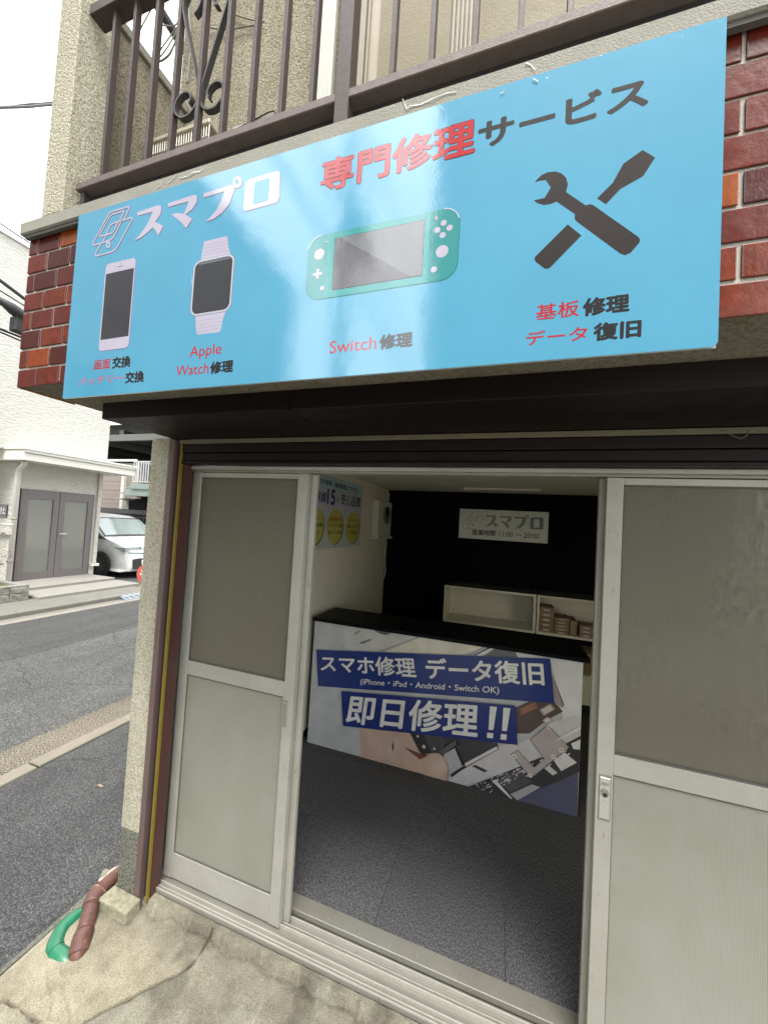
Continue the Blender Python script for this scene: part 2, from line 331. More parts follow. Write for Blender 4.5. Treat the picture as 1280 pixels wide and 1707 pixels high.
M['dryleaf'] = mat('dry_leaf', (0.26, 0.21, 0.12), 0.8)
M['screw'] = mat('screw_head', (0.6, 0.6, 0.56), 0.3, metal=0.8)
M['tapeclear'] = mat('clear_tape_scrap', (0.46, 0.46, 0.42), 0.2, coat=1.0)

# --- mesh building
class MB:
    def __init__(s): s.bm = bmesh.new()
    def box(s, x0, x1, y0, y1, z0, z1, bev=0.0, seg=1):
        r = bmesh.ops.create_cube(s.bm, size=1.0)
        for v in r['verts']:
            v.co = Vector((x0 + (v.co.x + 0.5) * (x1 - x0), y0 + (v.co.y + 0.5) * (y1 - y0), z0 + (v.co.z + 0.5) * (z1 - z0)))
        if bev:
            es = list({e for v in r['verts'] for e in v.link_edges})
            bmesh.ops.bevel(s.bm, geom=es, offset=bev, segments=seg, affect='EDGES', profile=0.5)
        return s
    def poly(s, pts):
        vs = [s.bm.verts.new(p) for p in pts]; s.bm.faces.new(vs); return s
    def prism(s, pts, vec):
        """closed solid: polygon pts swept by vec"""
        vec = Vector(vec); a = [s.bm.verts.new(p) for p in pts]; b = [s.bm.verts.new(Vector(p) + vec) for p in pts]
        n = len(pts); s.bm.faces.new(a[::-1]); s.bm.faces.new(b)
        for i in range(n): s.bm.faces.new((a[i], a[(i + 1) % n], b[(i + 1) % n], b[i]))
        bmesh.ops.recalc_face_normals(s.bm, faces=s.bm.faces); return s
    def tube(s, pts, r, n=8, cap=True):
        pts = [Vector(p) for p in pts]; rings = []
        up = None
        for i, p in enumerate(pts):
            t = (pts[min(i + 1, len(pts) - 1)] - pts[max(i - 1, 0)]).normalized()
            if up is None:
                up = Vector((0, 0, 1)) if abs(t.z) < 0.9 else Vector((1, 0, 0))
            a = t.cross(up).normalized(); b2 = a.cross(t).normalized(); up = b2
            rr = r[i] if isinstance(r, (list, tuple)) else r
            rings.append([s.bm.verts.new(p + (a * math.cos(k * 2 * math.pi / n) + b2 * math.sin(k * 2 * math.pi / n)) * rr) for k in range(n)])
        for i in range(len(rings) - 1):
            for k in range(n):
                f = s.bm.faces.new((rings[i][k], rings[i][(k + 1) % n], rings[i + 1][(k + 1) % n], rings[i + 1][k])); f.smooth = True
        if cap:
            s.bm.faces.new(rings[0][::-1]); s.bm.faces.new(rings[-1])
        return s
    def ribbon(s, pts, w, t, side):
        """flat bar bent along pts; w = width along 'side', t = thickness"""
        pts = [Vector(p) for p in pts]; side = Vector(side).normalized(); rings = []
        for i, p in enumerate(pts):
            d = (pts[min(i + 1, len(pts) - 1)] - pts[max(i - 1, 0)]).normalized(); nn = d.cross(side).normalized()
            rings.append([s.bm.verts.new(p + side * (w / 2) * a + nn * (t / 2) * b) for a, b in ((-1, -1), (1, -1), (1, 1), (-1, 1))])
        for i in range(len(rings) - 1):
            for k in range(4): s.bm.faces.new((rings[i][k], rings[i][(k + 1) % 4], rings[i + 1][(k + 1) % 4], rings[i + 1][k]))
        s.bm.faces.new(rings[0][::-1]); s.bm.faces.new(rings[-1]); return s
    def disc(s, c, ax, r, h, n=20):
        c = Vector(c); ax = Vector(ax).normalized(); return s.tube([c, c + ax * h], r, n)

def link(name, me, parent=None, material=None):
    o = bpy.data.objects.new(name, me); COL.objects.link(o)
    if material: me.materials.append(M[material] if isinstance(material, str) else material)
    if parent: o.parent = parent
    return o
def part(name, mb, material, parent=None, label=None, smooth=False, origin=None):
    bm = mb.bm if isinstance(mb, MB) else mb
    org = Vector(parent_world(parent)) if parent else Vector(origin or (0, 0, 0))
    for v in bm.verts: v.co -= org
    me = bpy.data.meshes.new(name); bm.to_mesh(me); bm.free()
    o = link(name, me, parent, material)
    if not parent: o.location = org
    if smooth:
        for p in me.polygons: p.use_smooth = True
    if label: o['label'] = label
    return o
def parent_world(p):
    v = Vector((0, 0, 0))
    while p: v += Vector(p.location); p = p.parent
    return v
def tag(o, label, cat, group=None):
    o['label'] = label; o['category'] = cat
    if group: o['group'] = group
    return o
def thing(name, label, cat, loc, group=None):
    o = bpy.data.objects.new(name, None); COL.objects.link(o); o.location = loc; o.empty_display_size = 0.1
    return tag(o, label, cat, group)
def struct(name, mb, material, parent=None):
    o = part(name, mb, material, parent); o['kind'] = 'structure'; return o
def copy_tree(o, parent=None):
    c = o.copy(); COL.objects.link(c)
    if parent: c.parent = parent
    for ch in list(o.children): copy_tree(ch, c)
    return c

# --- flat print on planes
class Face:
    """a plane carrying flat print: ax = the axis it is normal to, val = its place, out = outward sign"""
    def __init__(s, ax, val, out): s.ax, s.val, s.out = ax, val, out; s.u = 1 if ax == 0 else 0
    def uv(s, px, py):
        p = at(px, py, s.ax, s.val); return (p[s.u], p.z)
    def pt(s, u, v, w=0.0):
        p = [0, 0, v]; p[s.ax] = s.val + s.out * w; p[s.u] = u; return Vector(p)
class Print:
    def __init__(s, face): s.f = face; s.bm = bmesh.new(); s.cl = s.bm.loops.layers.float_color.new('Col')
    def face(s, pts, col, w):
        vs = [s.bm.verts.new(s.f.pt(u, v, w)) for u, v in pts]
        f = s.bm.faces.new(vs); f.normal_update()
        if f.normal[s.f.ax] * s.f.out < 0: f.normal_flip()
        for l in f.loops: l[s.cl] = (*col, 1)
    def px(s, pts, col, w): s.face([s.f.uv(*p) for p in pts], col, w)
    def stroke(s, pts, width, col, w, uv=True, closed=False):
        q = [Vector(p) for p in (pts if uv else [s.f.uv(*p) for p in pts])]
        n = len(q); L = []; R = []
        for i in range(n):
            a = q[(i - 1) % n] if (closed or i > 0) else q[i]; b = q[(i + 1) % n] if (closed or i < n - 1) else q[i]
            if a == b: continue
            d1 = (q[i] - a).normalized() if (q[i] - a).length else (b - q[i]).normalized()
            d2 = (b - q[i]).normalized() if (b - q[i]).length else d1
            n1 = Vector((-d1.y, d1.x)); n2 = Vector((-d2.y, d2.x)); nn = (n1 + n2)
            nn = nn.normalized() if nn.length > 1e-6 else n1
            k = min(2.0, 1 / max(0.4, nn.dot(n1))) * width / 2
            L.append(q[i] + nn * k); R.append(q[i] - nn * k)
        m_ = len(L)
        for i in range(m_ if closed else m_ - 1):
            j = (i + 1) % m_; s.face([L[i], R[i], R[j], L[j]], col, w)
    def ell(s, c, rx, ry, col, w, n=28, rot=0.0):
        s.face([(c[0] + rx * math.cos(a) * math.cos(rot) - ry * math.sin(a) * math.sin(rot), c[1] + rx * math.cos(a) * math.sin(rot) + ry * math.sin(a) * math.cos(rot)) for a in (k * 2 * math.pi / n for k in range(n))], col, w)
    def rrect(s, u0, u1, v0, v1, r, col, w):
        s.face(rr(u0, u1, v0, v1, r), col, w)
    def text(s, body, box, col, w, off=0.0):
        # the outlines are emboldened by laying shifted copies over each other, each a hair above the last
        vs, fs, bb = glyphs(body)
        u0, u1, v0, v1 = box; x0, x1, y0, y1 = bb
        em = (v1 - v0) / (y1 - y0) * off
        u0 += em; u1 -= em; v0 += em; v1 -= em
        base = [(u0 + (q[0] - x0) / (x1 - x0) * (u1 - u0), v0 + (q[1] - y0) / (y1 - y0) * (v1 - v0)) for q in vs]
        sh = [(0, 0)] + ([(em * math.cos(a), em * math.sin(a)) for a in (k * math.pi / 4 for k in range(8))] if off > 0.003 else [])
        for k, d in enumerate(sh):
            for f in fs: s.face([(base[i][0] + d[0], base[i][1] + d[1]) for i in f], col, w + 0.000012 * k)
    def tpx(s, body, L, R, T, B, col, w, off=0.0, grow=0.0, shift=(0, 0)):
        b = (s.f.uv(*L)[0], s.f.uv(*R)[0], s.f.uv(*B)[1], s.f.uv(*T)[1])
        b = (b[0] - grow + shift[0], b[1] + grow + shift[0], b[2] - grow + shift[1], b[3] + grow + shift[1])
        s.text(body, b, col, w, off)
    def done(s, name, material, parent, label=None):
        return part(name, s.bm, material, parent, label)
def rr(u0, u1, v0, v1, r, n=6):
    if not isinstance(r, (list, tuple)): r = [r] * 4      # bl, br, tr, tl
    pts = []
    for (cx, cy, a0, q) in ((u0 + r[0], v0 + r[0], math.pi, r[0]), (u1 - r[1], v0 + r[1], 1.5 * math.pi, r[1]), (u1 - r[2], v1 - r[2], 0, r[2]), (u0 + r[3], v1 - r[3], 0.5 * math.pi, r[3])):
        for k in range(n + 1):
            a = a0 + k * 0.5 * math.pi / n; pts.append((cx + q * math.cos(a), cy + q * math.sin(a)))
    return pts
_gc = {}
def glyphs(body):
    if body in _gc: return _gc[body]
    c = bpy.data.curves.new('t', 'FONT'); c.body = body; c.resolution_u = 4
    o = bpy.data.objects.new('t', c); COL.objects.link(o)
    dg = bpy.context.evaluated_depsgraph_get(); dg.update()
    me = bpy.data.meshes.new_from_object(o.evaluated_get(dg))
    vs = [(v.co.x, v.co.y) for v in me.vertices]; fs = [tuple(p.vertices) for p in me.polygons if p.area > 1e-9]
    bb = (min(v[0] for v in vs), max(v[0] for v in vs), min(v[1] for v in vs), max(v[1] for v in vs))
    bpy.data.objects.remove(o); bpy.data.curves.remove(c); bpy.data.meshes.remove(me)
    _gc[body] = (vs, fs, bb); return _gc[body]
def zz(ox, oy, sc, pts): return [(ox + x / sc, oy + y / sc) for x, y in pts]

# =================================================================== GROUND
struct('ground', MB().box(-150, 150, -150, 150, -0.6, -0.16), 'groundc')
ZR = -0.12
struct('forecourt_asphalt', MB().box(-2.82, -1.62, -40, 60, -0.155, ZR), 'asphalt')
struct('gutter_strip', MB().box(-3.22, -2.93, -40, 60, -0.154, ZR + 0.002), 'gutter')
kb = struct('kerb_line', MB().box(-2.93, -2.82, -40, 60, -0.153, ZR - 0.012), 'gutter')
yy = -3.4; k = 0
kme = None
while yy < 9:
    ln = 0.598
    if kme is None:
        b = MB().box(-2.929, -2.822, 0, ln, -0.13, ZR + 0.012, 0.006); kme = bpy.data.meshes.new('kerb_stone'); b.bm.to_mesh(kme); b.bm.free(); kme.materials.append(M['kerb'])
    o = bpy.data.objects.new('kerb_stone', kme); COL.objects.link(o); o.parent = kb
    o.location = (random.uniform(-0.006, 0.006), yy + 0.1, random.uniform(-0.005, 0.005)); yy += 0.606
struct('road', MB().box(-5.1, -3.22, -40, 60, -0.156, ZR), 'road')
struct('road_patch', MB().box(-6.62, -5.1, -40, 60, -0.156, ZR + 0.003), 'road2')
struct('road_marking', MB().box(-6.76, -6.62, -40, 60, -0.156, ZR + 0.004), 'paint')
struct('far_gutter', MB().box(-6.93, -6.76, -40, 60, -0.157, ZR - 0.002), 'kerb2')
fk = struct('far_kerb', MB().box(-7.04, -6.932, -40, 60, -0.15, -0.060), 'kerb2')
fkme = None
for i in range(16):
    y = -3.2 + i * 0.61
    if y > 4.4: continue
    if fkme is None:
        b = MB().box(-7.05, -6.928, 0, 0.6, -0.14, -0.048, 0.012); fkme = bpy.data.meshes.new('kerb_stone'); b.bm.to_mesh(fkme); b.bm.free(); fkme.materials.append(M['kerb2'])
    o = bpy.data.objects.new('kerb_stone', fkme); COL.objects.link(o); o.parent = fk; o.location = (0, y, 0)
struct('far_pavement', MB().box(-7.60, -7.052, -40, 4.6, -0.15, -0.052), 'pave')
struct('entrance_step', MB().box(-8.3, -7.602, 2.9, 4.75, -0.15, 0.0, 0.008), 'platform')
struct('entrance_landing', MB().box(-9.3, -8.302, 2.9, 4.70, -0.15, 0.055, 0.008), 'platform')
struct('pavement_left', MB().box(-9.3, -7.602, -40, 2.895, -0.15, -0.05), 'pave')
struct('parking_lot', MB().box(-40, -7.06, 4.9, 40, -0.156, -0.118), 'road2')
struct('lot_edge_strip', MB().box(-7.9, -7.062, 4.62, 4.896, -0.15, -0.085, 0.004), 'kerb2')

# --- concrete slab in front of the shop, cracked and stained
def slab():
    cracks = [[(352, 1564), (344, 1578), (335, 1593), (321, 1611), (307, 1623), (293, 1631), (280, 1636), (267, 1643), (250, 1650), (234, 1658), (215, 1669), (200, 1675), (176, 1687), (145, 1704), (110, 1725)],
              [(-20, 1662), (0, 1670), (14, 1672), (30, 1684), (48, 1693), (75, 1712), (110, 1735)]]
    faint = [[(83, 1595), (76, 1612), (74, 1640), (80, 1668), (88, 1702)], [(97, 1620), (108, 1652), (117, 1680), (122, 1705)], [(352, 1564), (352, 1548), (355, 1530)]]
    CR = [[at(x, y, 2, -0.075) for x, y in c] for c in cracks]; FA = [[at(x, y, 2, -0.075) for x, y in c] for c in faint]
    def dist(c, x, y):
        best = 9
        for a, b in zip(c, c[1:]):
            ax_, ay_, bx, by = a.x, a.y, b.x, b.y; dx, dy = bx - ax_, by - ay_
            t = max(0, min(1, ((x - ax_) * dx + (y - ay_) * dy) / (dx * dx + dy * dy)))
            d = math.hypot(x - ax_ - t * dx, y - ay_ - t * dy); best = min(best, d)
        return best
    def side(x, y):   # yellow on the pipe side of the main crack
        c = CR[0]
        for a, b in zip(c, c[1:]):
            if min(a.y, b.y) <= y <= max(a.y, b.y):
                t = (y - a.y) / (b.y - a.y) if b.y != a.y else 0
                return 1 if x < a.x + t * (b.x - a.x) else 0
        return 1 if (y < c[-1].y and x < c[-1].x) else (1 if (y > c[0].y and x < c[0].x) else 0)
    xs = []; x = -1.655
    while x < 0.0: xs.append(x); x += 0.005
    while x < 4.0: xs.append(x); x += 0.05
    ys = []; y = -0.052
    while y > -0.75: ys.append(y); y -= 0.005
    while y > -4.2: ys.append(y); y -= 0.05
    bm = bmesh.new(); cl = bm.verts.layers.float_color.new('tone'); g = []
    for y in ys:
        row = []
        for x in xs:
            n1 = noise.noise(Vector((x * 5, y * 5, 3.1))); n2 = noise.fractal(Vector((x * 22, y * 22, 1.3)), 1.0, 2.0, 4)
            n3 = noise.noise(Vector((x * 1.7 + 9, y * 1.7, 0)))
            z = -0.062 + 0.05 * (y + 0.1) * 0.6 + n1 * 0.0022 + n2 * 0.0013
            e = max(0, min(1, (-1.50 - x) / 0.14)); z -= 0.035 * e * e
            # mortar fillet under the sill
            edge = -0.088 - 0.022 * noise.fractal(Vector((x * 8, 0, 5)), 1.0, 2.0, 5) - 0.010 * n2
            k = max(0, min(1, (y - edge) / 0.016)); fil = k * k * (3 - 2 * k)
            z = z * (1 - fil) + (-0.034 + n2 * 0.002) * fil
            d = min(dist(CR[0], x, y), dist(CR[1], x, y)) if (x < 0 and y > -0.9) else 9
            dj = d + n2 * 0.004 + 0.0015 * n3
            if dj < 0.0045: z -= 0.022 * (1 - max(0, dj) / 0.0045)
            df = min(dist(c, x, y) for c in FA) if (x < -0.7 and y > -0.9) else 9
            if df < 0.009: z += (0.0035 if n1 > 0 else -0.004) * (1 - df / 0.009)
            far2 = dist(CR[1], x, y)
            yel = side(x, y)
            if x < -1.2 and far2 < 0.3:
                # beyond the second crack the next, lower plate begins
                a, b_ = CR[1][0], CR[1][-1]
                s_ = (b_.x - a.x) * (y - a.y) - (b_.y - a.y) * (x - a.x)
                if s_ < 0: z -= 0.006; yel *= 0.45
            nearwall = max(0, min(1, (y + 0.24 + n1 * 0.05) / 0.10))
            yel = yel * (1 - 0.85 * nearwall)  # soft overhang shade by the door, put into the slab tone
            stain = 0.0
            ed = abs(y - (edge - 0.006)); stain += max(0, 1 - ed / (0.015 + 0.012 * n1 + 0.006 * n2)) * (0.45 + 0.3 * n3)
            if dj < 0.006: stain += 1.0 * (1 - max(0, dj) / 0.006)
            bl = noise.fractal(Vector((x * 6 + 3, y * 6, 8)), 1.0, 2.0, 5)
            stain += min(0.45, max(0, bl - 0.12) * (1.6 if yel < 0.5 else 0.5))
            v = bm.verts.new((x, y, z)); v[cl] = (max(0, min(1, yel + n2 * 0.1)), max(0, min(0.9, stain)), 0, 1); row.append(v)
        g.append(row)
    for j in range(len(ys) - 1):
        for i in range(len(xs) - 1):
            f = bm.faces.new((g[j][i], g[j + 1][i], g[j + 1][i + 1], g[j][i + 1])); f.smooth = True
    # outer edge down to the asphalt
    low = [bm.verts.new((g[j][0].co.x - 0.012, g[j][0].co.y, -0.16)) for j in range(len(ys))]
    for v in low: v[cl] = (0.4, 0.4, 0, 1)
    for j in range(len(ys) - 1): bm.faces.new((g[j][0], low[j], low[j + 1], g[j + 1][0]))
    o = part('concrete_slab', bm, 'slab'); o['kind'] = 'structure'
slab()
def edge_strip():
    mb = MB(); n = 60; L = []
    for i in range(n + 1):
        y = -1.8 + i * 2.2 / n; w = 0.03 + 0.012 * noise.noise(Vector((y * 6, 0, 2)))
        L.append((y, w))
    pts = [(-1.655, y, -0.101) for y, w in L]; q = [(-1.66 - w, y, -0.1165) for y, w in L]
    for i in range(n):
        mb.poly([pts[i], pts[i + 1], q[i + 1], q[i]])
    return mb
struct('slab_edge_mortar', edge_strip(), 'granite')

# =================================================================== SHOP BUILDING
B = thing('shop_building', 'two storey corner shop with cream roughcast walls and a brick fascia over the doorway', 'building', (-1.52, 0.0, -0.12))
# pillar and side wall (x = -1.525), base
part('pillar', MB().box(-1.525, -1.42, -0.10, 0.5, 0.225, 1.93, 0.004), 'stucco', B)
part('pillar_base', MB().box(-1.522, -1.421, -0.098, 0.5, -0.15, 0.223, 0.003), 'granite', B)
part('side_wall', MB().box(-1.524, -1.40, 0.502, 6.0, -0.15, 2.45), 'stucco', B)
part('right_pillar', MB().box(2.60, 3.2, -0.10, 0.1, -0.15, 1.98, 0.004), 'stucco', B)
# fascia
part('fascia_core', MB().box(-1.531, 3.4, -0.579, -0.36, 1.990, 2.478), 'mortar', B)
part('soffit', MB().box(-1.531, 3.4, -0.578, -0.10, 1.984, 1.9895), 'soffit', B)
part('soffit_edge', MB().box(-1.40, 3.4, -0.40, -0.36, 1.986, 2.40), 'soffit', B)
part('coping', MB().box(-1.548, 3.42, -0.605, -0.40, 2.478, 2.520, 0.004), 'coping', B)
part('coping_shade_strip', MB().box(-1.531, 3.4, -0.598, -0.5865, 2.4685, 2.4775), 'gasket', B)  # dark strip added for the shadow line below the coping and above the sign
part('balcony_floor', MB().box(-1.528, 3.4, -0.398, -0.15, 2.30, 2.50), 'coping', B)
# bricks
bw, bh = 0.1022, 0.0573
bricks = {}
def brick(x0, x1, zc):
    key = round(x1 - x0, 4)
    if key not in bricks:
        mb = MB().box(0, x1 - x0, -0.5825, -0.5785, -bh / 2, bh / 2, 0.0022, 2)
        me = bpy.data.meshes.new('brick'); mb.bm.to_mesh(me); mb.bm.free(); me.materials.append(M['brick']); bricks[key] = me
    o = bpy.data.objects.new('brick', bricks[key]); COL.objects.link(o); o.parent = B
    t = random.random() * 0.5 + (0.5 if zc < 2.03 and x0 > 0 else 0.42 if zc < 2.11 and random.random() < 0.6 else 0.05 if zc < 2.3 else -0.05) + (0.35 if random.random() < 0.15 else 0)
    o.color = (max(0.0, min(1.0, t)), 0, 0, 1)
    o.location = (x0 + 1.52, random.uniform(-0.0012, 0.0006), zc + 0.12 + random.uniform(-0.0006, 0.0006))
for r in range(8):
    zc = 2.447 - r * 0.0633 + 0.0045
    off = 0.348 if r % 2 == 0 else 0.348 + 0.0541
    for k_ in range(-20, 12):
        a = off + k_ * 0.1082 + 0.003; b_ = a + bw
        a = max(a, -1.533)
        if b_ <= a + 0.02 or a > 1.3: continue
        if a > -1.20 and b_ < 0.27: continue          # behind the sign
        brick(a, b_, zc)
for r in range(8):   # brick return on the side face
    zc = 2.447 - r * 0.0633 + 0.0045
    mb = MB().box(-1.537, -1.5312, -0.575, -0.41, zc - bh / 2, zc + bh / 2, 0.002)
    part('brick', mb, 'brick', B)
# balcony column, parapet, house wall
part('balcony_column', MB().box(-1.454, -1.357, -0.600, -0.478, 2.5205, 4.6, 0.004), 'stucco', B)
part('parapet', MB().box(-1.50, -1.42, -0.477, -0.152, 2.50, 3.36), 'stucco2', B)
part('parapet_cap', MB().box(-1.515, -1.405, -0.477, -0.152, 3.361, 3.396, 0.003), 'alu_grey', B)
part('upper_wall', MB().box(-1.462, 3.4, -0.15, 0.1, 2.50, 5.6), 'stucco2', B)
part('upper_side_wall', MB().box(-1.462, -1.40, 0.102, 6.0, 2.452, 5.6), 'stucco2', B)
part('roof', MB().box(-1.6, 3.5, -0.148, 6.1, 5.601, 5.7), 'roof', B)
# window with figured glass behind the railing
wf = part('window', MB().box(-0.625, 2.5, -0.172, -0.1505, 2.60, 4.7), 'winframe', B)
for a, b_ in ((-0.60, -0.585), (-0.56, -0.555), (-0.545, -0.540)):
    part('frame_bead', MB().box(a, b_, -0.186, -0.1725, 2.6, 4.7, 0.002), 'winframe', wf)
for a, b_ in ((-0.50, -0.245), (-0.17, 0.30), (0.37, 0.9)):
    part('window_pane', MB().box(a, b_, -0.181, -0.1725, 2.62, 4.68), 'frost_up', wf)
for xx in (-0.238, -0.224, -0.210, -0.196, -0.182, 0.307, 0.321, 0.335, 0.349):
    part('frame_bead', MB().box(xx, xx + 0.007, -0.186, -0.1725, 2.6, 4.7, 0.002), 'winframe', wf)
# white ribbed vertical trim
tr_ = part('ribbed_trim', MB().box(-0.765, -0.685, -0.178, -0.1505, 2.55, 4.7, 0.003), 'whitepipe', B)
for i in range(7):
    part('trim_rib', MB().box(-0.757 + i * 0.0105, -0.753 + i * 0.0105, -0.181, -0.1785, 2.55, 4.7, 0.001), 'whitepipe', tr_)
part('white_conduit', MB().tube([(-0.652, -0.17, 2.55), (-0.652, -0.17, 4.7)], 0.008, 10), 'whitepipe', B)

# =================================================================== BALCONY RAILING
RL = thing('balcony_railing', 'brown steel balcony railing with curled scrollwork above the blue sign', 'railing', (-0.41, -0.555, 2.52))
part('bottom_rail', MB().box(-1.345, 3.3, -0.575, -0.535, 2.609, 2.632, 0.002), 'railtop', RL)
part('top_rail', MB().box(-1.345, 3.3, -0.580, -0.530, 3.19, 3.225, 0.002), 'rail', RL)
part('rail_foot', MB().box(-1.335, -1.318, -0.565, -0.540, 2.5205, 2.609), 'iron', RL)
part('shade_bar', MB().box(-1.33, 3.3, -0.542, -0.537, 2.521, 2.608), 'iron', RL)  # dark bar added for the shade between rail and ledge
for x0 in (-0.432, 0.56):
    part('post', MB().box(x0, x0 + 0.036, -0.578, -0.538, 2.5205, 3.19, 0.002), 'rail', RL)
barx = [-1.256, -1.165, -1.071, -0.979, -0.884, -0.793, -0.699, -0.604, -0.513, -0.302, -0.209, -0.114, -0.021, 0.072, 0.165, 0.258, 0.351, 0.444, 0.66, 0.753]
bme = None
for x in barx:
    if bme is None:
        mb = MB().box(0, 0.0115, -0.0095, 0.0095, 2.632 - 2.52, 3.19 - 2.52, 0.0008); bme = bpy.data.meshes.new('baluster'); mb.bm.to_mesh(bme); mb.bm.free(); bme.materials.append(M['rail'])
    o = bpy.data.objects.new('baluster', bme); COL.objects.link(o); o.parent = RL; o.location = (x + 0.41, 0, 0)
def spiral(cx, cz, r0, r1, a0, a1, y=-0.555, n=22):
    return [(cx + (r0 + (r1 - r0) * k / n) * math.cos(a0 + (a1 - a0) * k / n), y, cz + (r0 + (r1 - r0) * k / n) * math.sin(a0 + (a1 - a0) * k / n)) for k in range(n + 1)]
cxm = -0.878
for sgn in (-1, 1):
    def mir(p): return [(cxm + sgn * (q[0] - cxm), q[1] + (0.004 if sgn > 0 else 0), q[2]) for q in p]
    # lower volute, stem crossing to the far side, upper volute curling in
    lower = spiral(cxm + 0.050, 2.782, 0.026, 0.044, math.radians(190 - 0), math.radians(190 - 330))
    lower = [(cxm + 0.048 + (0.016 + 0.030 * k / 26) * math.cos(math.radians(215 - 285 * k / 26)), -0.555, 2.784 + (0.016 + 0.030 * k / 26) * math.sin(math.radians(215 - 285 * k / 26))) for k in range(24)]
    tail = [(cxm + 0.012, -0.555, 2.756), (cxm + 0.003, -0.555, 2.79), (cxm + 0.006, -0.555, 2.82), (cxm + 0.024, -0.555, 2.88), (cxm + 0.046, -0.555, 2.95), (cxm + 0.068, -0.555, 3.02), (cxm + 0.084, -0.555, 3.075)]
    upper = [(cxm + 0.046 + (0.040 - 0.020 * k / 26) * math.cos(math.radians(15 + 300 * k / 26)), -0.555, 3.085 + (0.062 - 0.030 * k / 26) * math.sin(math.radians(15 + 300 * k / 26))) for k in range(22)]
    bottom = [(cxm + 0.048 + 0.046 * math.cos(math.radians(-60 - 110 * k / 8)), -0.555, 2.784 + 0.046 * math.sin(math.radians(-60 - 110 * k / 8))) for k in range(9)]
    path = lower + bottom[1:] + tail[1:] + upper
    part('scroll', MB().ribbon(mir(path), 0.016, 0.005, (0, 1, 0)), 'iron', RL)

# things on the balcony
wr = thing('wire_rack', 'cream lidded wire rack standing behind the left end of the balcony railing', 'rack', (-1.23, -0.30, 2.50))
part('lid', MB().box(-1.40, -1.085, -0.33, -0.24, 3.027, 3.048, 0.004), 'cream_plastic', wr)
part('lower_tray', MB().box(-1.40, -1.085, -0.33, -0.24, 2.60, 2.615, 0.003), 'cream_plastic', wr)
wm = None
for i in range(27):
    if wm is None:
        mb = MB().tube([(0, 0, 0.11), (0, 0, 0.528)], 0.0018, 6); wm = bpy.data.meshes.new('wire'); mb.bm.to_mesh(wm); mb.bm.free(); wm.materials.append(M['wire'])
    o = bpy.data.objects.new('wire', wm); COL.objects.link(o); o.parent = wr; o.location = (-0.165 + i * 0.0118, -0.024, 0)
for z in (2.98, 2.85, 2.72):
    part('cross_wire', MB().tube([(-1.398, -0.327, z), (-1.087, -0.327, z)], 0.002, 6), 'wire', wr)
for x in (-1.395, -1.09):
    part('leg', MB().box(x - 0.006, x + 0.006, -0.262, -0.25, 2.50, 3.027), 'cream_plastic', wr)
bx = thing('storage_box', 'milky plastic storage box with a dark rim on the balcony right of the scrollwork', 'box', (-0.85, -0.33, 2.50))
part('box_body', MB().box(-0.93, -0.775, -0.365, -0.28, 2.50, 2.905, 0.008, 2), 'clear', bx)
part('rim', MB().tube([(-0.942, -0.372, 2.900), (-0.92, -0.372, 2.905), (-0.79, -0.372, 2.925), (-0.768, -0.372, 2.922), (-0.762, -0.36, 2.90)], 0.0022, 6), 'cable', bx)
part('lid', MB().box(-0.938, -0.768, -0.37, -0.275, 2.905, 2.922, 0.004), 'clear', bx)
# cables hanging on the house wall and across the gap
def cable(name, pts, r, material, label, cat='cable', group=None, sub=10):
    P = [Vector(p) for p in pts]; out = []
    P2 = [P[0] * 2 - P[1]] + P + [P[-1] * 2 - P[-2]]
    for i in range(1, len(P2) - 2):
        for k in range(sub):
            t = k / sub; a, b, c, d = P2[i - 1], P2[i], P2[i + 1], P2[i + 2]
            out.append(0.5 * ((2 * b) + (c - a) * t + (2 * a - 5 * b + 4 * c - d) * t * t + (3 * b - a - 3 * c + d) * t ** 3))
    out.append(P[-1]); o = part(name, MB().tube(out, r, 6), material, None, origin=P[0]); return tag(o, label, cat, group)
def cpx(lst, y): return [at(x, y_, 1, y) for x, y_ in lst]
GW = 'grey cables looped on the upper wall behind the railing'
cable('service_cable', cpx([(254, -10), (252, 12), (249, 20), (238, 40), (229, 60), (226, 78)], -0.22), 0.003, 'cable2', 'grey cable hanging in front of the sky between the second and third railing bars', group=GW)
cable('service_cable', cpx([(262, 38), (276, 42), (292, 41), (303, 22), (308, -6)], -0.20), 0.003, 'cable2', 'grey cable sagging left of the scrollwork into the wall corner', group=GW)
cable('service_cable', cpx([(300, 38), (282, 62), (268, 82), (262, 97), (272, 88), (290, 60), (304, 30)], -0.20), 0.003, 'cable2', 'long looped grey cable dropping below the others at the wall corner', group=GW)
cable('service_cable', cpx([(258, 101), (268, 101), (282, 90), (292, 70), (302, 48)], -0.185), 0.0045, 'cable2', 'thicker grey cable loop ending lowest beside the wall corner', group=GW)
cable('service_cable', cpx([(342, 42), (360, 47), (385, 48), (405, 44), (424, 41)], -0.162), 0.003, 'cable2', 'grey cable sagging across the wall right of the scrollwork, lower one', group=GW)
cable('service_cable', cpx([(385, 20), (402, 27), (420, 32), (440, 36)], -0.162), 0.003, 'cable2', 'grey cable running down right across the wall, upper one', group=GW)
cable('service_cable', cpx([(312, -5), (316, 30), (318, 70), (315, 110), (312, 138)], -0.162), 0.0035, 'cable2', 'grey cable dropping straight down near the wall corner behind the scrollwork', group=GW)

